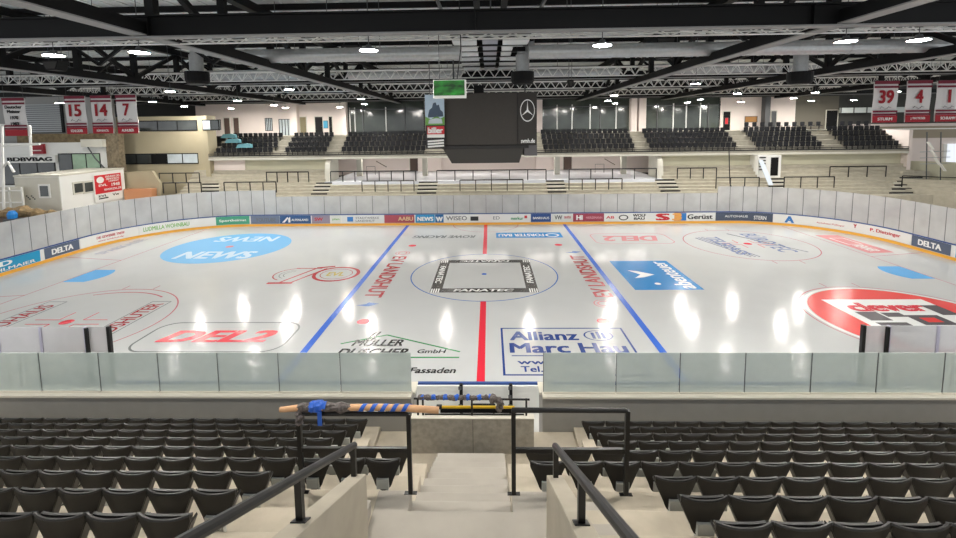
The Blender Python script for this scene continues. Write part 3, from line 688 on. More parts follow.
# concourse columns and doors
for i, u in enumerate((359.5, 425, 557, 623.5)):
    x = at(u, 165, y=23.5).x
    struct(MB().box(x-.28, x+.28, 23.3, 23.8, 3.74, 6.12).build('column_concourse', OFFW))
def door(n, x, y, z0, wd, h, mt, par=None):
    o = MB().box(x-wd/2, x+wd/2, y-.05, y, z0, z0+h).build('door_%d' % n, mt); struct(o)
    fr = MB(); fr.box(x-wd/2-.08, x-wd/2, y-.08, y, z0, z0+h+.08); fr.box(x+wd/2, x+wd/2+.08, y-.08, y, z0, z0+h+.08); fr.box(x-wd/2, x+wd/2, y-.08, y, z0+h, z0+h+.08); fr.build('door_frame', OFFW, o)
    MB().box(x+wd/2-.18, x+wd/2-.08, y-.1, y-.05, z0+1.0, z0+1.05).build('door_handle', GREYS, o); return o
for i, u in enumerate((414, 567.5)): door(i+1, at(u, 160, y=29).x, 29, 3.74, 1.0, 2.2, BROWN)
for i, (u0, u1) in enumerate(((418, 432), (432, 441), (536, 551))):
    x0 = at(u0, 160, y=28.6).x; x1 = at(u1, 160, y=28.6).x; struct(MB().box(x0, x1, 28.4, 29, 3.74, 6.1).build('wall_pier', PINK))
# small handrails in the concourse, benches
for i, u in enumerate((375, 604)):
    x = at(u, 165, y=25).x; t = thing('concourse_stair_rail', (x, 25, 3.74), 'small dark stair railing in the far concourse, %s of the scoreboard' % ('left' if i == 0 else 'right'), 'railing')
    MB().tube([(x-1.0, 25, 3.74), (x-1.0, 25, 4.7), (x+.0, 25, 4.7), (x+.0, 25, 3.74)], .03, 6).build('frame', BLACK, t)
    MB().tube([(x+.1, 25.2, 5.3), (x+1.3, 25.2, 4.6)], .05, 6).build('sloping_rail', BROWN, t)
for i, x in enumerate((-14.5, -7.5, -.3, 7.5, 15.2)):
    t = thing('added_strip_light', (x, 24, 6.05), 'added white strip light brightening the far concourse, %s of five from left' % ordn(i+1), 'lamp')
    MB().box(x-3, x+3, 23.9, 24.1, 5.93, 6.0).build('housing', WHITE, t); MB().box(x-2.9, x+2.9, 23.93, 24.07, 5.9, 5.93).build('tube', emis('added_strip_glow', (255, 246, 238), 60), t)  # strip lights added under the balcony to brighten the concourse wall
# aisle stairs with black nosings
STX = [(-27.6, -25.9), (-17.1, -15.5), (-6.7, -4.8), (6.0, 7.8), (16.8, 18.7), (26.7, 28.2), (37.9, 40.1)]
for i, (x0, x1) in enumerate(STX):
    b = MB(); nz = MB()
    for j in range(9):
        y = 15.95+.25*j; z = 2.48+.148*j
        k_ = {0: -.6, 5: .6, 6: 1.3}.get(i, 0)*(y-15.95)
        b.box(x0+k_, x1+k_, y, y+.27, z-.5, z+.03)
        if j % 2 == 0: nz.box(x0+k_, x1+k_, y-.02, y+.16, z+.03, z+.05); nz.box(x0+k_, x1+k_, y-.03, y-.0, z-.08, z+.05)
    o = struct(b.build('floor_aisle_stairs', OFFW)); nz.build('black_nosing', BLACK, o)
# crush barriers
def barrier(u0, u1, lvl, np_, lab, h=1.05):
    y, z = {0: (16.55, 2.93), 1: (17.55, 3.45), 2: (18.15, 3.74)}[lvl]
    x0 = at(u0, 185, y=y).x; x1 = at(u1, 185, y=y).x
    t = thing('crush_barrier', ((x0+x1)/2, y, z), lab, 'barrier', 'black crush barriers on the far terrace')
    MB().tube([(x0, y, z+h), (x1, y, z+h)], .06, 6).build('top_rail', BLACK, t)
    for i in range(np_):
        x = x0+(x1-x0)*i/(np_-1); MB().tube([(x, y, z), (x, y, z+h)], .05, 6).build('post', BLACK, t)
BAR = [(160,200,2,4),(163,201,0,4),(224,276,0,5),(267,309,2,5),(285,358,-1,0),(331,416,2,8),(362,414,0,5),(437,546,2,7),(460,523,0,5),(569,656,2,5),(569,622,0,5),(677,716,2,4),(716,759,0,4),(784,834,0,4),(829,885,2,4)]
bn = 0
LOCS = ['upper barrier at the far left end of the terrace', 'lower barrier at the far left end of the terrace', 'lower barrier above the NEWS disc', 'upper barrier left of the second black-striped stairs', '', 'long upper barrier left of the scoreboard', 'lower barrier left of the scoreboard', 'long upper barrier below the scoreboard', 'lower barrier below the scoreboard', 'long upper barrier right of the scoreboard', 'lower barrier right of the scoreboard', 'upper barrier right of the bright concourse', 'lower barrier left of the white doorway', 'lower barrier right of the white doorway', 'upper barrier left of the rightmost stairs']
for (u0, u1, l, n), L in zip(BAR, LOCS):
    if n: barrier(u0, u1, l, n, 'black steel crush '+L)
# far seats
FS = MB(); FS.prism([(-.21, .36), (.21, .36), (.235, .8), (.19, .86), (-.19, .86), (-.235, .8)], 'y', .12, .17)
FS.prism([(-.25, .40), (.14, .36), (.14, .42), (-.23, .46)], 'x', -.21, .21); FS.box(-.03, .03, -.02, .05, 0, .38); FS.box(-.1, .1, -.08, .1, 0, .02)
FSM = FS.mesh('balcony_chair', NAVY); FSC = FS.mesh('balcony_chair', CYANS)
BLK = [('far left', -29.0+.9, -21.8), ('second from left', -20.8, -16.1), ('left of the scoreboard', -14.9, -6.1), ('right of the scoreboard', 5.9, 15.4), ('in front of the right dark glazing', 16.7, 25.8), ('below the white room', 27.4, 34.3), ('rightmost', 36.1, 41.8)]
allseats = []
for bi, (bn_, x0, x1) in enumerate(BLK):
    for r in range(4):
        xx = x0+.25+(.2*r if bi == 0 else 0); n = 1
        while xx < x1-.2:
            if r < 3 or bi in (0, 1, 2, 3, 4, 5, 6): allseats.append((xx, 19.4+.8*r, 6.38+.5*r, bi, r, n))
            xx += .55; n += 1
def vis_key(s): return -((s[0]-.386)**2+(s[1]+27.85)**2)**.5
# the blocks beside the scoreboard show largest; seats behind the scoreboard never show
allseats.sort(key=vis_key, reverse=True)
head, rest = allseats[:300], allseats[300:]
RN = ['front row', 'second row', 'third row', 'back row']
for x, y, z, bi, r, n in head:
    o = bpy.data.objects.new('balcony_chair', FSM); COL.objects.link(o); o.location = (x, y, z)
    tag(o, 'dark navy balcony seat, %s from left, %s, %s seat block from left' % (ordn(n), RN[r], ordn(bi+1)), 'seat', 'navy seats on the far balcony')
if rest:
    b = MB()
    for x, y, z, bi, r, n in rest: b.add([(a+x, c+y, d+z) for a, c, d in FS.v], FS.f)
    tag(b.build('balcony_chair_rows', NAVY), 'remaining navy seats in the outermost far balcony blocks', 'seat', 'navy seats on the far balcony', 'stuff')
for i, (u, v) in enumerate(((226, 133), (231, 141), (243, 148))):
    p = at(u, v, y=19.2+.7*(2-i)); o = MB().prism([(-.8, 0), (.8, 0), (.75, .35), (.3, .45), (-.5, .4)], 'y', -.15, .3).build('dust_cover', CYANS); o.location = (p.x, 19.4+.8*(2-i), 6.38+.5*(2-i)+.87)
    tag(o, 'pale blue dust sheet over seats of the far left balcony block, %s' % ('topmost', 'middle one', 'lowest')[i], 'sheet')

# ------------------------------------------------ upper back wall of the far stand
YW = 27.5; ZW = 8.38; ZT = 12.2
def ux(u, y=YW): return at(u, 118, y=y).x
def sect(u0, u1, mt, nm, y=YW): return struct(MB().box(ux(u0), ux(u1), y, y+.3, ZW, ZT).build(nm, mt))
sect(196, 346, PINK, 'wall_room_left'); sect(424, 541, PINK, 'wall_behind_scoreboard'); sect(719, 795, PINK, 'wall_room_right'); sect(795, 838, mat('dark_wall', (104, 100, 90), .8), 'wall_dark'); sect(838, 960, mat('dark_wall2', (62, 62, 58), .8), 'wall_dark_right')
def glazing(n, u0, u1, mull):
    x0, x1 = ux(u0), ux(u1); o = struct(MB().box(x0, x1, YW, YW+.1, ZW, ZT).build('window_%d' % n, DARKGL))
    for u in mull:
        x = ux(u); MB().box(x-.06, x+.06, YW-.08, YW, ZW, ZT-.6).build('mullion', ALU if (u*7) % 3 else GREYS, o)
    MB().box(x0, x1, YW-.08, YW, ZT-.9, ZT-.8).build('transom', GREYS, o)
glazing(1, 346, 425, (350, 355, 363, 386, 405)); glazing(2, 541, 631, (557, 572, 590, 600, 616)); glazing(3, 645, 720, (657, 673, 686, 700, 708))
for u0, u1 in ((535, 542), (630, 636), (638, 645), (291, 298), (343, 347)): struct(MB().box(ux(u0, 27), ux(u1, 27), 26.6, 27.4, ZW, ZT).build('column_balcony', PINK))
struct(MB().box(ux(763, 27), ux(768, 27), 26.6, 27.4, ZW, ZT).build('column_balcony', GREYS))
dn = 3
for u0, u1, mt in ((224, 229.5, BROWN), (233.5, 238.5, BROWN), (300, 306, mat('olive_door', (120, 112, 84), .6)), (315, 322.5, BLKS), (329, 332, BLKS), (723, 730, BLKS), (771, 776, GREYS), (826, 837, BLKS)):
    x0, x1 = ux(u0), ux(u1); door(dn, (x0+x1)/2, YW, ZW, x1-x0, 2.15, mt); dn += 1
def picture(name, u0, u1, v0, v1, mt, lab, cat, y=YW-.02):
    a = at(u0, v1, y=y); b_ = at(u1, v0, y=y); t = thing(name, ((a.x+b_.x)/2, y, a.z), lab, cat)
    MB().box(a.x, b_.x, y-.02, y+.02, a.z, b_.z).build('panel', mt, t); f = MB()
    f.box(a.x-.05, b_.x+.05, y-.03, y+.02, a.z-.05, a.z); f.box(a.x-.05, b_.x+.05, y-.03, y+.02, b_.z, b_.z+.05); f.box(a.x-.05, a.x, y-.03, y+.02, a.z, b_.z); f.box(b_.x, b_.x+.05, y-.03, y+.02, a.z, b_.z); f.build('frame', GREYS, t)
picture('poster', 323.5, 327.5, 121, 128, mat('cyan_poster', (70, 170, 210), .5), 'cyan poster on the pale wall left of the scoreboard', 'poster')
picture('notice_board', 745, 757, 116.5, 122, mat('amber_board', (170, 120, 60), .5), 'brown notice board on the white room wall', 'notice board')
picture('red_poster', 725, 728, 118, 124, RED, 'small red poster beside the white room door', 'poster', YW-.07)
for n, (u0, u1, v0, v1, mt) in enumerate(((203, 220.5, 119.5, 130, PALEGL), (266, 272, 118, 131, PALEGL), (280, 291, 119, 137, PALEGL))):
    a = at(u0, v1, y=YW-.02); b_ = at(u1, v0, y=YW-.02); o = struct(MB().box(a.x, b_.x, YW-.06, YW, a.z, b_.z).build('window_%d' % (n+4), mt))
    f = MB()
    for k in range(5): x = a.x+(b_.x-a.x)*k/4; f.box(x-.04, x+.04, YW-.09, YW-.06, a.z, b_.z)
    f.box(a.x, b_.x, YW-.09, YW-.06, b_.z-.06, b_.z); f.box(a.x, b_.x, YW-.09, YW-.06, a.z, a.z+.06); f.build('window_frame', BLKS, o)
a = at(840, 113, y=26.5); b_ = at(905, 107, y=26.5)
o = struct(MB().box(a.x, b_.x, 26.4, 26.6, a.z, b_.z).build('window_7', mat('ribbon_pane', (196, 204, 200), .2)))
for k in range(6): x = a.x+(b_.x-a.x)*k/5; MB().box(x-.05, x+.05, 26.34, 26.4, a.z, b_.z).build('mullion', GREYS, o)
# raised seats and white bar at right
t = thing('white_edge_rail', (40, 22.2, 8.4), 'thin white rail along the back of the right balcony blocks', 'railing')
a = at(740, 131, y=22.2); MB().box(a.x, 50, 22.15, 22.25, a.z-.05, a.z+.06).build('rail', WHITE, t)
for k in range(8): x = a.x+(50-a.x)*k/7; MB().box(x-.03, x+.03, 22.17, 22.23, 8.38, a.z).build('post', WHITE, t)
# raised row behind the white rail
FX = MB(); n = 0
for u in range(747, 872, 8):
    p = at(u, 128, y=23.6)
    if 822 < u < 838: continue
    n += 1; o = bpy.data.objects.new('raised_chair', FSM); COL.objects.link(o); o.location = (p.x, 23.6, 8.38)
    tag(o, 'dark raised seat behind the white rail, %s from left' % ordn(n), 'seat', 'dark raised seats behind the white rail')
# white doorway in the right corner wall with side stairs
x0 = at(758, 165, y=18.3).x; x1 = at(781, 165, y=18.3).x
o = struct(MB().box(x0, x1, 18.3, 19.74, 3.7, 5.97).build('door_20', WHITE)); xm = x0+(x1-x0)*.6
MB().box(xm-.1, x1-.3, 18.24, 18.3, 3.95, 5.75).build('door_leaf', BLKS, o)
b = MB()
for k in range(5): b.box(x0+.1, x0+.7, 18.22, 18.3, 5.7-.3*k, 5.8-.3*k)
b.build('step_mark', BLKS, o); MB().bar((x0+.15, 18.15, 5.5), (x0+.4, 16.7, 3.2), .5, .04).build('slanting_sheet', mat('pale_blue_sheet', (200, 210, 222), .3), o)
# hanging black cable at right
p = at(730, 150, y=16); t = thing('hanging_cable', (p.x, 16, 3), 'thin black cable hanging in front of the right corner wall', 'cable')
MB().tube([at(729, 148, y=16), at(729.5, 170, y=16), at(730, 184, y=16), at(733, 189, y=16), at(744, 187, y=16)], .045, 6).build('cable', BLACK, t)

# ================================================================== LEFT END
struct(MB().box(-60, -31.0, -20, 40, -.3, .0).build('floor_left', CONCD)); struct(MB().box(31.0, 62, -20, 40, -.3, .0).build('floor_right', CONC)); struct(MB().box(-31.2, 31.2, 14.7, 40, -.3, 0).build('floor_far', CONC))
struct(MB().box(-38.9, -28.6, 20.0, 20.4, 0, 10.6).build('wall_left_beige', TANW))
struct(MB().box(-28.9, -28.45, 18.9, 20.4, 0, 10.6).build('column_left_corner', TANW))
def winstrip(n, u0, u1, v0, v1, y, panes_, par=None):
    a = at(u0, v1, y=y); b_ = at(u1, v0, y=y)
    o = struct(MB().box(a.x, b_.x, y-.06, y+.02, a.z, b_.z).build('window_%d' % n, BLKS))
    m_ = len(panes_)
    for k, mt in enumerate(panes_):
        q0 = a.x+(b_.x-a.x)*k/m_+.06; q1 = a.x+(b_.x-a.x)*(k+1)/m_-.06
        MB().box(q0, q1, y-.08, y-.06, a.z+.1, b_.z-.1).build('pane', mt, o)
    return o
winstrip(8, 122, 198, 153, 164.5, 20.0, [DARKGL2, DARKGL2, BLKS, PALEGL, PALEGL]); winstrip(9, 139, 197, 120, 131.5, 20.0, [DARKGL2, DARKGL2, DARKGL2])
winstrip(10, 203, 219, 119.5, 130.5, 18.9, [PALEGL, DARKGL2])
struct(MB().box(-29.0, -25.2, 19.6, 19.9, 2.6, 6.2).build('wall_pale_corner', PINK))
# copper coloured low wall + beige low wall in the left corner
struct(MB().prism([(-38.5, 0), (-33.0, 0), (-32.7, 3.9), (-33.4, 5.1), (-38.5, 4.9)], 'y', 17.3, 17.6).build('wall_left_low', TANW))
t = thing('wooden_counter', (-33.5, 17, 2.6), 'orange brown wooden counter behind the left corner glass', 'counter')
MB().box(-35.8, -33.0, 16.5, 17.2, 2.3, 3.4).build('front_board', mat('copper', (198, 140, 100), .35), t); MB().box(-35.8, -33.0, 16.9, 17.2, 0, 2.3).build('base', BROWN, t)
# site container
XC = -36.0; c0 = 10.05; c1 = 16.95; zb, zt = 0, 5.35
t = thing('site_office_container', (-38, 13, 0), 'white site office container behind the left boards with red club poster', 'container')
MB().box(XC-3.9, XC, c0, c1, .2, zt).build('body', WHITE, t)
MB().box(XC-3.95, XC+.03, c0-.05, c1+.05, zt, zt+.14).build('roof', OFFW, t); MB().box(XC-3.95, XC+.03, c0-.03, c1+.03, 0, .2).build('base_frame', GREYS, t)
MB().box(XC-3.9, XC-.05, c0-.015, c0, .2, zt-.05).build('end_wall', OFFW, t, label='beige end wall')
def cwin(u0, u1, v0, v1, yside):
    if yside:
        a = at(u0, v1, y=c0); b_ = at(u1, v0, y=c0); o = MB().box(a.x, b_.x, c0-.07, c0-.015, a.z, b_.z).build('window', WHITE, t); MB().box(a.x+.15, b_.x-.15, c0-.09, c0-.07, a.z+.15, b_.z-.15).build('pane', DARKGL2, o)
    else:
        a = at(u0, v1, x=XC); b_ = at(u1, v0, x=XC); o = MB().box(XC, XC+.06, a.y, b_.y, a.z, b_.z).build('window', OFFW, t); MB().box(XC+.06, XC+.08, a.y+.15, b_.y-.15, a.z+.15, b_.z-.15).build('pane', DARKGL2, o)
cwin(40, 50, 184, 198, True); cwin(73, 83, 181, 195, False); cwin(83.5, 93, 180, 194, False)
for k in range(6):
    p = at(27+k*1.6, 196+(k % 3)*1.5, y=c0); MB().box(p.x-.06, p.x+.06, c0-.03, c0-.015, p.z-.06, p.z+.06).build('vent_hole', GREYS, t)
a = at(95.5, 203, x=XC+.1); b_ = at(121, 172, x=XC+.1)
ps = thing('club_poster', (XC+.1, (a.y+b_.y)/2, a.z), 'red and white club poster on the side of the white container', 'poster')
H_ = b_.z-a.z; W_ = b_.y-a.y
def PP(y0, y1, z0, z1, mt, n, d=.11): return MB().box(XC+.085, XC+d, a.y+W_*y0, a.y+W_*y1, a.z+H_*z0, a.z+H_*z1).build(n, mt, ps)
PP(0, 1, 0, 1, WHITE, 'sheet'); PP(.03, .97, .3, .98, RED, 'red_field', .12)
b = MB(); q = [(XC+.13, a.y+W_*(.22+.13*math.cos(k*.5236)), a.z+H_*(.8+.12*math.sin(k*.5236))) for k in range(12)]; b.add(q, [tuple(range(12))]); b.build('round_crest', WHITE, ps)
for word, y0, y1, z0, z1 in (('FREUNDE DES', .4, .92, .86, .93), ('EISHOCKEYS', .42, .9, .77, .84), ('LANDSHUT', .5, .88, .69, .75), ('EVL', .15, .45, .56, .64), ('1948', .6, .9, .52, .64), ('WWW.EVL.DE', .32, .95, .38, .46)):
    lettering(word, quadmap((XC+.13, a.y+W_*y0, a.z+H_*z0), (XC+.13, a.y+W_*y1, a.z+H_*z0), (XC+.13, a.y+W_*y0, a.z+H_*z1)), .03).build('lettering', WHITE, ps)
b = MB(); lettering('EVL', quadmap((XC+.13, a.y+W_*.12, a.z+H_*.17), (XC+.13, a.y+W_*.42, a.z+H_*.17), (XC+.13, a.y+W_*.12, a.z+H_*.25)), .02, 0, b); b.box(XC+.12, XC+.13, a.y+W_*.12, a.y+W_*.45, a.z+H_*.1, a.z+H_*.14); lettering('Vw', quadmap((XC+.13, a.y+W_*.6, a.z+H_*.15), (XC+.13, a.y+W_*.85, a.z+H_*.15), (XC+.13, a.y+W_*.6, a.z+H_*.25)), .02, 0, b); b.build('black_lettering', BLKS, ps)
# white building behind the container
YB = 18.0
a = at(60, 200, y=YB); b_ = at(110, 142, y=YB)
struct(MB().box(-56, b_.x, YB, YB+.3, 0, b_.z).build('wall_left_white', WHITE))
winstrip(11, 60, 100, 153, 171.5, YB, [DARKGL2, GREENGL, GREENGL])
o = winstrip(12, 5, 55, 161, 185, YB-.02, [DARKGL2, DARKGL2, DARKGL2])
struct(MB().box(-56, at(112, 130, y=YB+1).x, YB+1.15, YB+1.6, at(50, 143, y=YB).z-.4, 14).build('wall_left_upper', mat('upper_grey', (150, 150, 148), .7)))
t = thing('roller_shutter', (-46, YB+1, 7.5), 'pale grey corrugated roller shutter behind the number banners', 'shutter')
a = at(23, 133, y=YB+1.1); b_ = at(60, 104, y=YB+1.1); MB().box(a.x, b_.x, YB+1.05, YB+1.15, a.z, b_.z).build('curtain', mat('shutter', (176, 180, 182), .5), t)
b = MB()
for k in range(14): z = a.z+(b_.z-a.z)*k/14; b.box(a.x, b_.x, YB+1.0, YB+1.05, z, z+.06)
b.build('slat_rib', GREYS, t); MB().box(b_.x, b_.x+.25, YB+1.0, YB+1.15, a.z, b_.z).build('guide', BLKS, t)
t = thing('timber_fascia', (-45, YB+.4, 7.4), 'weathered brown timber fascia above the white left building', 'fascia')
a = at(18, 141, y=YB+.4); b_ = at(113, 133, y=YB+.4); MB().box(a.x, b_.x, YB+.31, YB+.6, a.z-.25, b_.z).build('board', mat('old_timber', (120, 104, 76), .8, var=.35, scale=3), t)
p0 = at(109, 172, y=YB-.3); p1 = at(118, 128, y=YB-.3)
struct(MB().box(p0.x, p1.x, YB-.4, YB+.3, 0, p1.z).build('column_brick', mat('brick_stub', (122, 110, 90), .9, var=.4, scale=4)))
t = thing('letter_sign', (-47, YB-.3, 6.5), 'white sign board with black letters above the dark left windows', 'sign')
a = at(4, 163, y=YB-.3); b_ = at(55, 155.5, y=YB-.3); MB().box(a.x, b_.x, YB-.32, YB, a.z, b_.z).build('board', WHITE, t)
lettering('BDBVBAG', quadmap((a.x+.4, YB-.34, a.z+.15), (b_.x-.3, YB-.34, a.z+.15), (a.x+.4, YB-.34, b_.z-.15)), .05).build('lettering', BLKS, t)
t = thing('dark_red_notice', (-44, YB-.3, 7.2), 'small dark red notice on the white left building', 'sign')
a = at(32, 154, y=YB-.25); b_ = at(43, 144, y=YB-.25); MB().box(a.x, b_.x, YB-.3, YB-.01, a.z, b_.z).build('panel', DRED, t); MB().box(a.x+.2, b_.x-.2, YB-.32, YB-.3, a.z+.3, a.z+.4).build('lettering', PINK, t)
t = thing('awning_box', (-41, YB-.5, 7), 'white rolled awning box on the left building', 'awning')
a = at(84, 147, y=YB-.5); b_ = at(105, 139, y=YB-.5); MB().box(a.x, b_.x, YB-.85, YB-.42, a.z, b_.z).build('box', OFFW, t); MB().tube([(a.x+.3, YB-.4, a.z), (a.x+.9, YB-.4, a.z-1.1), (b_.x-.2, YB-.4, a.z-2.4)], .06, 6).build('arm', GREYS, t)
# white pipe frame and rubble at the left edge
t = thing('white_pipe_frame', (-42.5, 9, 0), 'white tubular frame at the left edge behind the boards', 'frame')
def L(u, v): return at(u, v, y=9.0)
for n_, P_ in (('upright', [L(30, 126), L(31, 156)]), ('cross_bar', [L(0, 125), L(30, 126)]), ('cross_bar', [L(0, 146), L(40, 144)]), ('brace', [L(2, 168), L(8, 162), L(14, 172)]), ('upright', [L(2, 126), L(4, 214)])): MB().tube(P_, .1, 6).build(n_, WHITE, t)
t = thing('white_shelf_rack', (-41.5, 8.5, 0), 'white panelled rack left of the container', 'rack')
a = at(0, 216, y=9.5); b_ = at(22, 187, y=9.5)
MB().box(a.x-1, b_.x, 9.5, 9.6, .0, b_.z).build('panel', OFFW, t)
for k in range(3): MB().box(a.x+.2, b_.x, 9.4, 9.5, b_.z-.35-1.0*k, b_.z-.25-1.0*k).build('rail', WHITE, t)
for k in range(3): x = a.x+(b_.x-a.x)*k/2; MB().box(x-.05, x+.05, 9.4, 9.5, 0, b_.z).build('upright', WHITE, t)
pl = at(18, 213, y=8.0)
t = thing('tarpaulin_heap', (pl.x, 8, 0), 'brown tarpaulin heaped behind the left boards', 'tarpaulin'); MB().box(pl.x-2.2, pl.x+3.2, 7.6, 9.0, 0, 2.3).build('crate', BROWN, t)
lumpy([(pl.x-1.8, 8.2, 2.45), (pl.x, 8.2, 2.7), (pl.x+1.4, 8.2, 2.5), (pl.x+3.0, 8.2, 2.4)], .42, 50, 12, .3).build('sheet', mat('tarp', (140, 118, 84), .8, var=.4, scale=4), t)
p = at(11, 216, y=7.2); o = MB().lathe([(.0, 0), (.3, .02), (.34, .35), (.2, .62), (.0, .66)], (0, 0, 0), 12).build('blue_bag', mat('bright_blue', (30, 130, 210), .5)); o.location = (p.x, 7.3, 2.3); tag(o, 'bright blue bag at the left edge behind the boards', 'bag')
t = thing('bag_stand', (p.x, 7.3, 0), 'grey box under the bright blue bag', 'box'); MB().box(p.x-.5, p.x+.5, 7.0, 7.6, 0, 2.3).build('body', GREYS, t)

# ================================================================== RIGHT END
struct(MB().prism([(42.3, 21.5), (42.7, 21.5), (52.5, 12.0), (52.1, 11.6)], 'z', 0, 5.1).build('wall_right_green', GREENB))
o = MB().prism([(41.2, 18.4), (44.2, 18.8), (42.9, 21.6), (41.0, 21.4)], 'z', 3, 4.2); struct(o.build('floor_right_steps', BEIGE))
b = MB()
for i in range(4): b.prism([(40.2, 18.4-.5*i), (50.5, 10.2-.5*i), (50.1, 9.6-.5*i), (39.8, 17.9-.5*i)], 'z', 0, 3.6-.28*i)
struct(b.build('floor_right_terrace', BEIGE))
struct(MB().box(42.05, 42.4, 19, 27, 4.0, 8.3).build('wall_right_end', PINK)); struct(MB().box(42.4, 60, 27, 27.4, 0, 8.9).build('wall_right_back', PINK))
struct(MB().prism([(43.0, 24), (60, 24), (60, 24.3), (43, 24.3)], 'z', 7.3, 8.6).build('wall_right_beam', mat('grey_lintel', (150, 140, 122), .8)))
o = struct(MB().box(at(944, 166, y=26.8).x, at(962, 145, y=26.8).x, 26.8, 26.9, at(944, 168, y=26.8).z, at(944, 144, y=26.8).z).build('window_20', emis('doorway_daylight', (240, 246, 255), 1.6)))  # glowing panel stands in for daylight in the open doorway
MB().box(at(943, 166, y=26.7).x-.15, at(943, 166, y=26.7).x+.2, 26.6, 26.8, 3, at(944, 144, y=26.8).z).build('window_frame', WHITE, o)
t = thing('scaffold_tower', (46, 17, 5), 'thin scaffold tower standing at the right end of the hall', 'scaffold')
YS = 17.0
for u in (926, 940): MB().tube([at(u, 200, y=YS), at(u+1, 132, y=YS)], .05, 6).build('upright', GREYS, t)
for v in (152, 158, 164): MB().tube([at(920, v, y=YS), at(950, v-1, y=YS)], .035, 6).build('rung', GALV, t)
for u, v in ((928, 142), (931, 150), (935, 158), (940, 164)): MB().bar(at(u, v, y=YS-.3), at(u+5, v+7, y=YS-.3), .3, .06).build('pale_board', WHITE, t)
MB().box(at(926, 199, y=YS).x-.2, at(940, 199, y=YS).x+.2, YS-.4, YS+.4, 0, at(930, 199, y=YS).z).build('base', GREYS, t)
t = thing('terrace_rail', (44, 15, 3), 'long black rail along the right corner terrace', 'railing')
pts = [(39.6, 16.6), (43, 14.4), (46.5, 11.6), (50, 8.8)]
MB().tube([(x, y, 4.0) for x, y in pts], .05, 6).build('rail', BLACK, t)
for x, y in pts: MB().tube([(x, y, 2.6), (x, y, 4.0)], .05, 6).build('post', BLACK, t)

# ================================================================== ROOF
ZR = 15.2
rf = MB()
for i in range(26): y = -31+2.5*i; rf.box(-62, 62, y, y+2.5, ZR, ZR+.1)
ceil = struct(rf.build('ceiling', DECK))
b = MB()
for i in range(160): x = -60+i*.75; b.box(x, x+.22, -31, 34, ZR-.06, ZR+.001)
b.build('sheet_rib', DECK, ceil)
for i in range(26):
    y = -30+2.5*i
    if y > -2 and i % 2: continue
    struct(MB().box(-60, 60, y-.08, y+.08, ZR-.34, ZR-.06).build('beam_purlin', BLKS))
def girder(y, zb, h, wd=.36):
    o = srt('beam_girder', (0, y, zb))
    MB().box(-62, 62, y-.05, y+.05, zb+.05, zb+h-.05).build('web', BLKS, o); MB().box(-62, 62, y-wd/2, y+wd/2, zb, zb+.05).build('bottom_flange', mat('flange_lit_grey', (128, 128, 128), .5), o); MB().box(-62, 62, y-wd/2, y+wd/2, zb+h-.05, zb+h).build('top_flange', BLKS, o)  # light from the ice below is put into the paler bottom flange colour
    b = MB()
    for k in range(13): x = -60+k*10; b.box(x-.02, x+.02, y-wd/2, y+wd/2, zb+.05, zb+h-.05)
    b.build('stiffener', BLKS, o)
girder(-13.5, 11.93, .68); girder(6.4, 12.46, .5, .3); girder(16.2, 12.46, .5, .3); girder(26.6, 12.3, .5, .3)
def truss(x, y0=-29, y1=30, zb=12.0, sec=.42, offset=0):
    o = srt('beam_roof_truss', (x, 0, zb))
    MB().box(x-sec/2, x+sec/2, y0, y1, zb+.04, zb+sec).build('bottom_chord', BLKS, o); MB().box(x-sec/2-.04, x+sec/2+.04, y0, y1, zb, zb+.04).build('bottom_flange', MATS['flange_lit_grey'], o)  # chord underside shares the flange grey with ice light painted in
    MB().box(x-.2, x+.2, y0, y1, ZR-.8, ZR-.42).build('top_chord', BLKS, o)
    y = y0+offset; k = 0
    while y < y1-3:
        MB().box(x-.14, x+.14, y-.14, y+.14, zb+sec, ZR-.8).build('vertical', BLKS, o)
        a_, c_ = (y, y+4.0) if k % 2 else (y+4.0, y)
        MB().bar((x, a_, zb+sec), (x, c_, ZR-.8), .2, .22).build('diagonal', BLKS, o); y += 4.0; k += 1
for x in (-34, -21.8, -10.3, 11.0, 20.9, 34): truss(x, offset=0 if abs(x) < 15 else 2)
# cross braces along X near the deck
for y in (-5.0, 7.0, 16.0):
    o = srt('beam_brace', (0, y, 13))
    for x0, x1 in ((-34, -21.8), (-21.8, -10.3), (11.0, 20.9), (20.9, 34)):
        n_ = 4
        for k in range(n_):
            xa = x0+(x1-x0)*k/n_; xb = x0+(x1-x0)*(k+1)/n_
            MB().bar((xa, y, 12.4 if k % 2 else 14.4), (xb, y, 14.4 if k % 2 else 12.4), .14, .14).build('diagonal', BLKS, o)
    MB().box(-40, 40, y-.08, y+.08, 14.4, 14.6).build('top_bar', BLKS, o)
# aluminium lighting trusses
def light_truss(y, z, lab, h=.55, x0=-40, x1=40):
    tr = .03 if h < .2 else .042
    t = thing('lighting_truss', (0, y, z), lab, 'truss', None)
    for dy, dz in ((-.22, h), (.22, h), (0, 0)): MB().tube([(x0, y+dy, z+dz), (x1, y+dy, z+dz)], tr, 6).build('chord', ALU, t)
    b = MB(); n_ = int((x1-x0)/.8)
    for k in range(n_):
        xa = x0+.8*k
        for dy in (-.22, .22): b.bar((xa, y, z), (xa+.4, y+dy, z+h), tr); b.bar((xa+.4, y+dy, z+h), (xa+.8, y, z), tr)
    b.build('lattice', ALU, t)
    for x in range(int(x0)+3, int(x1), 8): MB().tube([(x, y, z+h), (x, y, ZR)], .012, 4).build('hanger_rod', GREYS, t)
light_truss(-12.1, 12.02, 'white lattice lighting truss nearest the viewer, under the big black girder', .14)
light_truss(4.4, 12.48, 'white lattice lighting truss over the middle of the rink', .58)
light_truss(14.4, 12.48, 'white lattice lighting truss over the far half of the rink', .6)
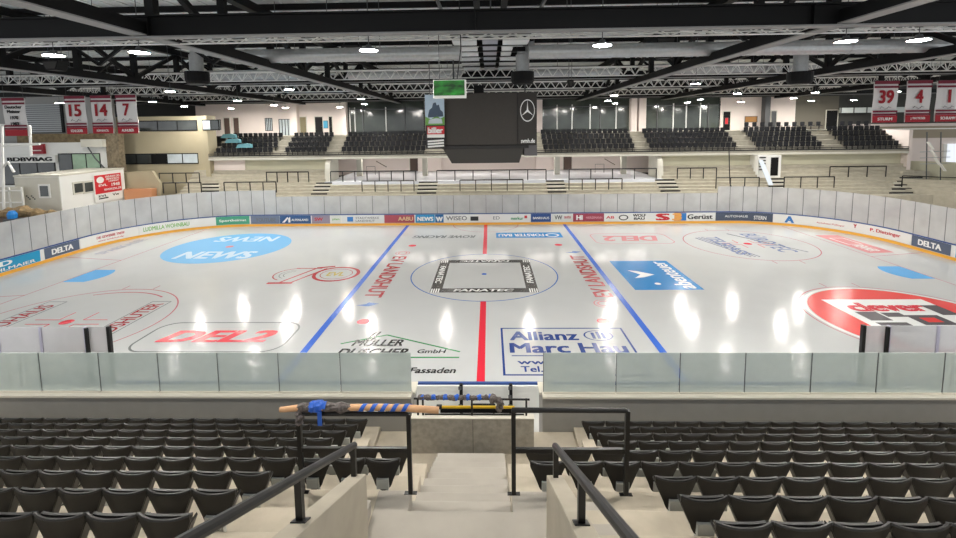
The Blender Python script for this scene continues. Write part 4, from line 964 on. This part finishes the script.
light_truss(23.4, 12.4, 'white lattice lighting truss over the far terrace', .55)
# high-bay lamps
LN = MB().lathe([(.0, -.012), (.28, -.012), (.28, .0), (.0, .0)], (0, 0, 0), 16).mesh('lens', emis('lamp_glow', (255, 250, 242), LAMP))
HS = MB().lathe([(.31, -.015), (.32, .02), (.28, .05), (.12, .07), (.08, .16), (.0, .17)], (0, 0, .01), 16).mesh('housing', GREYS)
def lamp(x, y, z, lab):
    t = thing('high_bay_lamp', (x, y, z), lab, 'lamp', 'high bay lamps under the roof')
    for n_, me in (('housing', HS), ('lens', LN)): o = bpy.data.objects.new(n_, me); COL.objects.link(o); o.parent = t
    MB().tube([(x, y, z+.15), (x, y, ZR)], .015, 4).build('hanger_rod', GREYS, t)
rows = [(-12.75, 11.62, (-14.0, -10.9, -3.5, 4.0, 11.6, 13.8), 'row under the big black girder'), (2.0, 11.65, (-33, -20.4, -12.5, 13.5, 20.0, 33), 'row over the centre circle'),
        (10.9, 11.55, (-36, -28, -20.8, -10.3, 10.8, 20.7, 27, 33.6), 'row over the far ice'), (18.0, 11.5, (-30, -21, -12, -4.2, 4.3, 12, 21, 30), 'row over the far terrace'), (22.8, 11.45, (-28, -22, -16, 14, 21.8, 27.5, 34.8, 39.2), 'row along the far glazing'),
        (-20.5, 12.3, (-15, -5, 5, 15), 'unseen row added above the near stand')]  # last row: unseen lamps added overhead to light the near seats
for y, z, xs, lab in rows:
    for i, x in enumerate(xs): lamp(x, y+.15*math.sin(x*3), z, 'glowing high bay lamp, %s from left in the %s' % (ordn(i+1), lab))
# silver ducts
def duct(x0, x1, y, z, r, lab):
    t = thing('ventilation_duct', ((x0+x1)/2, y, z), lab, 'duct')
    MB().tube([(x0, y, z), (x1, y, z)], r, 20).build('pipe', GALV, t, smooth=False)
    x = x0+.5
    while x < x1: MB().tube([(x, y, z), (x+.06, y, z)], r+.02, 20).build('joint_band', GALV, t); x += 2.4
    x = x0+2
    while x < x1: MB().tube([(x, y, z+r), (x, y, ZR)], .015, 4).build('hanger_rod', GREYS, t); x += 5
duct(-11.8, -.9, -5.4, 12.62, .33, 'silver ventilation duct under the roof, left of the centre panels'); duct(2.3, 22.5, -5.4, 12.62, .33, 'long silver ventilation duct under the roof, right of the centre panels')
duct(-22, -12.5, 6.5, 13.1, .4, 'dim silver duct far back under the left roof'); duct(12.5, 26, 6.5, 13.1, .4, 'dim silver duct far back under the right roof')
duct(-9.5, -1.5, 5.0, 12.85, .3, 'silver duct behind the green display'); duct(3.2, 9.5, 5.0, 12.85, .3, 'silver duct above the star emblem')
# ventilation outlets
def outlet(u, y, lab, ztop=12.9):
    p = at(u, 66, y=y); x = p.x; zb_ = at(u, 84, y=y).z; zm = at(u, 72, y=y).z; zt_ = at(u, 55, y=y).z
    t = thing('ventilation_outlet', (x, y, zb_), lab, 'vent')
    MB().lathe([(.0, 0), (.52, 0), (.62, .15), (.62, zm-zb_), (.0, zm-zb_)], (x, y, zb_), 20).build('drum', BLKS, t)
    MB().lathe([(.0, 0), (.36, 0), (.36, zt_-zm), (.0, zt_-zm)], (x, y, zm), 16).build('neck', GALV, t)
    MB().tube([(x, y, zt_), (x+.02, y, zt_+.2), (x+.18, y, zt_+.38), (x+.64, y, zt_+.42)], .3, 12).build('elbow', GALV, t, smooth=True); MB().tube([(x+.62, y, zt_+.42), (x+.62, y, ZR)], .02, 4).build('hanger_rod', GREYS, t)
outlet(196.5, -2.0, 'black drum air outlet with silver neck above the left rink half'); outlet(522.5, -2.6, 'black drum air outlet with silver neck above the scoreboard'); outlet(800.5, -2.0, 'black drum air outlet with silver neck above the right rink half'); 
# dark loudspeakers
def speaker(u, v0, v1, y, lab, wpx):
    a_ = at(u-wpx/2, v1, y=y); b2 = at(u+wpx/2, v0, y=y); t = thing('loudspeaker', ((a_.x+b2.x)/2, y, a_.z), lab, 'speaker'); d = (b2.x-a_.x)*.2
    MB().prism([(a_.x+d, a_.z), (b2.x-d, a_.z), (b2.x, b2.z), (a_.x, b2.z)], 'y', y, y+.6).build('cabinet', BLKS, t, bevel=.02); MB().prism([(a_.x+d+.04, a_.z+.06), (b2.x-d-.04, a_.z+.06), (b2.x-.06, b2.z-.06), (a_.x+.06, b2.z-.06)], 'y', y-.02, y).build('grille', mat('speaker_grille', (58, 56, 54), .8), t)
    for x in (a_.x+.1, b2.x-.1): MB().tube([(x, y+.3, b2.z), (x, y+.3, ZR)], .015, 4).build('hanger_rod', GREYS, t)
speaker(350, 44, 63, -4.6, 'black loudspeaker under the roof left of the green display', 18); speaker(666, 37, 58, -4.8, 'black loudspeaker under the roof right of the scoreboard', 20); speaker(571, 80, 87, 3.6, 'small grey loudspeaker above the right scoreboard edge', 6); speaker(50, 60, 70, -6, 'dark loudspeaker under the left roof edge', 16)
# pale panel strip along the middle of the roof
PT = mat('acoustic_panel', (222, 226, 226), .6)
ys = [-20.6, -18.8, -6.6, -4.9, -3.2, -1.4, .8, 2.9, 6.9, 9.0]
spine = thing('ceiling_spine', (.5, 0, 13.3), 'dark central ceiling spine with pale cover plates along the roof middle', 'ceiling spine')
for x in (-.0, .95): MB().box(x-.1, x+.1, -22, 11.5, 13.2, 13.45).build('rail', BLKS, spine)
for x in (-1.3, 2.3): MB().box(x-.04, x+.04, -22, 11.5, 13.25, 13.4).build('side_rail', GREYS, spine)
for i, y in enumerate(ys): MB().box(.12, .83, y, y+1.0, 12.97, 13.2).build('cover_plate', mat('spine_grey', (168, 171, 180), .5), spine)
for i, y in enumerate(ys): MB().box(-1.3, 2.3, y-.25, y-.12, 12.98, 13.2).build('cross_bar', BLKS, spine)
for y in (-20, -8, 0, 8): MB().tube([(.5, y, 13.4), (.5, y, ZR)], .03, 4).build('hanger_rod', GREYS, spine)
for i, y in enumerate(ys):
    for sx, (x0, x1) in (('left', (-1.25, -.15)), ('right', (1.065, 1.6 if i in (3, 4) else 2.25))):
        o = MB().box(x0, x1, y, y+1.15, 12.95, 13.25).build('acoustic_panel', PT, bevel=.01); tag(o, 'pale ceiling panel, %s from the viewer on the %s of the central spine' % (ordn(i+1), sx), 'ceiling panel', 'pale panels along the roof middle')
# banners with retired numbers
BW = mat('banner_cloth', (214, 212, 210), .8); BR = mat('banner_red', (116, 34, 52), .8); BN = mat('banner_name_red', (158, 22, 38), .7)
def banner(uc, v0, v1, num, name, lab, wd=1.5, y=2.0):
    a_ = at(uc, v1, y=y); b2 = at(uc, v0, y=y); x = (a_.x+b2.x)/2; x0, x1 = x-wd/2, x+wd/2; z0, z1 = a_.z, b2.z; H = z1-z0
    t = thing('number_banner', (x, y, z0), lab, 'banner', None)
    # cloth with a slight curl
    q = []; fs = []
    for i in range(9):
        z = z0+H*i/8
        for k in range(5): q.append((x0+wd*k/4, y+.03*math.sin(i*.9)+.02*math.sin(k*1.6), z))
    for i in range(8):
        for k in range(4): a0 = i*5+k; fs.append((a0, a0+1, a0+6, a0+5))
    o = MB().add(q, fs).build('cloth', BW, t); md = o.modifiers.new('s', 'SOLIDIFY'); md.thickness = .015
    f = y-.075
    for z_, h_ in ((1-.075, .075), (.83, .05), (.245, .045), (.17, .045)): MB().box(x0, x1, f, f+.02, z0+H*z_, z0+H*(z_+h_)).build('stripe', BR, t)
    MB().box(x0, x1, f, f+.02, z0, z0+H*.165).build('name_band', BN, t)
    cw = .12*wd if num == '1' else .32*wd if len(num) == 1 else .62*wd
    if num: lettering(num, quadmap((x-cw/2, f-.01, z0+H*.46), (x+cw/2, f-.01, z0+H*.46), (x-cw/2, f-.01, z0+H*.78)), .04).build('number', mat('number_red', (148, 10, 28), .7), t)
    nw = .6*wd
    if name: lettering(name, quadmap((x-nw/2, f-.01, z0+H*.05), (x+nw/2, f-.01, z0+H*.05), (x-nw/2, f-.01, z0+H*.12)), .03).build('name_lettering', WHITE, t)
    b = MB()
    for k in range(5): b.bar((x-.35+.14*k, f-.005, z0+H*(.34+.03*math.sin(k*2))), (x-.22+.14*k, f-.005, z0+H*(.36+.03*math.sin(k*2+1.5))), .02, .02)
    if num: b.build('signature', GREYS, t)
    MB().tube([(x0-.05, y, z1), (x1+.05, y, z1)], .03, 6).build('hanging_bar', GREYS, t)
    for xx in (x0+.1, x1-.1): MB().tube([(xx, y, z1), (xx, y, ZR)], .01, 4).build('hanger_rod', GREYS, t)
    return t, x, x0, x1, z0, H, f
for uc, v0, v1, num, name, word in ((76.5, 96, 134, '15', 'SCHLODER', 'fifteen'), (102.5, 95.5, 133.5, '14', 'KÜHNHACKL', 'fourteen'), (127.5, 95, 133.5, '7', 'AUHUBER', 'seven')):
    banner(uc, v0, v1, num, name, 'white banner with red number %s hanging under the left roof' % word, 1.35)
for uc, v0, v1, num, name, word in ((885, 81, 122.5, '39', 'STURM', 'thirty-nine'), (918, 80.5, 122, '4', 'J. TRATTSCHER', 'four'), (948, 80.5, 121.5, '1', 'SCHRAMM', 'one')):
    banner(uc, v0, v1, num, name, 'white banner with red number %s hanging under the right roof' % word, 1.5)
t, x, x0, x1, z0, H, f = banner(15.5, 98, 136, '', '', 'white championship banner listing years at the left edge', 1.5)
b = MB()
for word, zz, ww in (('Deutscher', .72, 1.15), ('Meister', .60, .9), ('1970', .44, .55), ('1983', .28, .55)): lettering(word, quadmap((x-ww/2, f-.01, z0+H*zz), (x+ww/2, f-.01, z0+H*zz), (x-ww/2, f-.01, z0+H*(zz+.085))), .05, 0, b)
b.build('lettering', BLKS, t)

# ================================================================== VIDEO SCOREBOARD
SB = thing('video_scoreboard', (.45, 0, 7), 'big dark video scoreboard hanging over the centre circle', 'scoreboard')
SBM = mat('scoreboard_dark', (56, 52, 47), .65, var=.06, scale=6); SBD = mat('scoreboard_black', (30, 28, 27), .6)
a_ = at(443, 151, y=0); b2 = at(537, 92, y=0)
MB().box(a_.x, b2.x, .02, 4.4, a_.z+.3, b2.z).build('body', SBD, SB, bevel=.03)
MB().box(a_.x+.02, at(517, 120, y=0).x, -.02, .02, a_.z+.35, b2.z-.03).build('screen', SBM, SB)
MB().box(at(518, 120, y=0).x, b2.x-.02, -.02, .02, a_.z+.35, b2.z-.03).build('side_screen', mat('scoreboard_side', (48, 45, 41), .65), SB)
MB().box(a_.x-.08, b2.x-.5, -.06, 4.4, a_.z+.12, a_.z+.3).build('lower_ledge', SBD, SB)
zl = at(480, 163, y=.4).z
q = [(a_.x+.0, .05, a_.z+.12), (b2.x-.8, .05, a_.z+.12), (b2.x-.8, 4.3, a_.z+.12), (a_.x+.0, 4.3, a_.z+.12), (a_.x+.5, .3, zl), (b2.x-1.05, .3, zl), (b2.x-1.05, 3.9, zl), (a_.x+.5, 3.9, zl)]
MB().add(q, [(0,1,5,4),(1,2,6,5),(2,3,7,6),(3,0,4,7),(4,5,6,7),(0,3,2,1)]).build('tapered_base', mat('scoreboard_base', (58, 56, 52), .6), SB)
MB().box(b2.x-.75, b2.x+.02, .1, 4.3, a_.z-.35, a_.z+.3).build('end_box', mat('end_box_grey', (90, 88, 90), .6), SB)
sx, sz = at(527.5, 110.5, y=-.03).x, at(527.5, 110.5, y=-.03).z; ra = .38
b = MB(); n_ = 40; q = []
for i in range(n_):
    t_ = 2*math.pi*i/n_
    for r_ in (.60, .66): q.append((sx+r_*.66*math.cos(t_), -.035, sz+r_*math.sin(t_)))
b.add(q, [(2*i, 2*i+1, (2*i+3) % (2*n_), (2*i+2) % (2*n_)) for i in range(n_)])
for k in range(3):
    t_ = math.pi/2+k*2*math.pi/3; tip = (sx+.62*.66*math.cos(t_), -.035, sz+.62*math.sin(t_)); n2 = t_+math.pi/2
    b.add([(sx+.08*.66*math.cos(t_-1.05), -.035, sz+.08*math.sin(t_-1.05)), tip, (sx+.08*.66*math.cos(t_+1.05), -.035, sz+.08*math.sin(t_+1.05)), (sx, -.035, sz)], [(0,1,2,3)])
b.build('star_emblem', WH, SB, label='white three-pointed star in a ring')
p = at(521, 143, y=-.03); p2 = at(535, 138.5, y=-.03); lettering('svmh.de', quadmap((p.x, -.035, p.z), (p2.x, -.035, p.z), (p.x, -.035, p2.z)), .03).build('lettering', WH, SB)
for x in (a_.x+.6, b2.x-.6): MB().tube([(x, 1.5, b2.z), (x, 1.5, ZR)], .05, 6).build('hanger_rod', GREYS, SB)
MB().box(a_.x+1.9, a_.x+2.5, .6, 1.4, b2.z, b2.z+.5).build('hoist', BLKS, SB)
# sponsor sign beside the scoreboard
t = thing('hanging_sponsor_sign', (-2.9, -.3, 7.7), 'tall sponsor sign with mountain picture and red lettering beside the scoreboard', 'sign')
ya = -.3; a_ = at(426, 149, y=ya); b2 = at(444, 94.5, y=ya); W2 = b2.x-a_.x; H2 = b2.z-a_.z
def SG(x0, x1, z0, z1, mt, n, d=.02): return MB().box(a_.x+W2*x0, a_.x+W2*x1, ya-d, ya+.05, a_.z+H2*z0, a_.z+H2*z1).build(n, mt, t)
SG(0, 1, 0, 1, mat('sign_black', (34, 32, 32), .6), 'board', .0)
o = SG(0, 1, .44, 1, mat('sign_sky', (186, 206, 222), .6), 'picture')
for pts_, c_ in (([(.15,.62),(.22,.72),(.36,.76),(.42,.84),(.55,.86),(.62,.8),(.72,.82),(.8,.72),(.92,.68),(.95,.6),(.15,.58)], mat('sign_rock', (70, 86, 104), .7)), ([(0,.44),(1,.44),(1,.6),(.8,.56),(.6,.62),(.3,.55),(0,.6)], mat('sign_green', (110, 160, 80), .7))):
    MB().add([(a_.x+W2*x, ya-.026, a_.z+H2*z) for x, z in pts_], [tuple(range(len(pts_)))]).build('scenery', c_, o)
MB().add([(a_.x+W2*x, ya-.03, a_.z+H2*z) for x, z in ((.15,.47),(.9,.47),(.85,.55),(.6,.57),(.2,.54))], [(0,1,2,3,4)]).build('pale_flowers', PALEGL, o)
SG(.08, .98, .27, .42, RED, 'red_field'); SG(.08, .98, .21, .27, WHITE, 'white_field')
lettering('biller', quadmap((a_.x+W2*.12, ya-.03, a_.z+H2*.29), (a_.x+W2*.92, ya-.03, a_.z+H2*.29), (a_.x+W2*.12, ya-.03, a_.z+H2*.4)), .06).build('lettering', WHITE, t)
b = MB()
for z in (.14, .09, .04): b.bar((a_.x+W2*.1, ya-.02, a_.z+H2*z), (a_.x+W2*.95, ya-.02, a_.z+H2*(z+.02)), .02, .1)
b.build('white_script', WHITE, t); MB().tube([(a_.x+.3, ya, b2.z), (a_.x+.3, ya, ZR)], .02, 4).build('hanger_rod', GREYS, t)
# green display box near the front girder
yg = -12.6; a_ = at(433.5, 98.5, y=yg); b2 = at(466, 79.5, y=yg)
t = thing('green_display', (a_.x, yg, a_.z), 'glowing green display box hanging below the front girder', 'display')
MB().box(a_.x-.0, b2.x+.0, yg+.0, yg+.12, a_.z-.0, b2.z).build('white_case', WHITE, t, bevel=.01)
gm = bpy.data.materials.new('green_screen'); gm.use_nodes = True; nt = gm.node_tree; pb = nt.nodes['Principled BSDF']; pb.inputs['Base Color'].default_value = (0, .02, 0, 1)
nz = nt.nodes.new('ShaderNodeTexNoise'); nz.inputs['Scale'].default_value = 2.5; rp = nt.nodes.new('ShaderNodeValToRGB'); rp.color_ramp.elements[0].color = (.0, .03, .0, 1); rp.color_ramp.elements[1].color = (.03, .45, .04, 1); rp.color_ramp.elements[0].position = .35; rp.color_ramp.elements[1].position = .75
nt.links.new(nz.outputs['Fac'], rp.inputs[0]); nt.links.new(rp.outputs[0], pb.inputs['Emission Color']); pb.inputs['Emission Strength'].default_value = .8
MB().box(a_.x+.02, b2.x-.05, yg-.015, yg, a_.z+.09, b2.z-.02).build('screen', gm, t)
MB().tube([(b2.x-.3, yg+.06, b2.z), (b2.x-.15, yg, b2.z+1.0), (b2.x-.2, yg-.2, b2.z+3.5), (b2.x-.2, yg-.2, ZR)], .02, 6).build('cable', BLACK, t)
MB().tube([(a_.x+.2, yg+.06, b2.z), (a_.x+.2, yg+.06, ZR)], .01, 4).build('hanger_rod', GREYS, t)

# a prop for the two lower roof walls: gable above the far balcony
struct(MB().box(-62, 62, 30.2, 30.5, 0, ZR).build('wall_back', mat('gable_dark', (70, 70, 68), .8)))
struct(MB().box(-62, 62, 27.5, 27.8, 12.2, ZR).build('wall_far_upper', mat('gable_dark', (70, 70, 68), .8)))
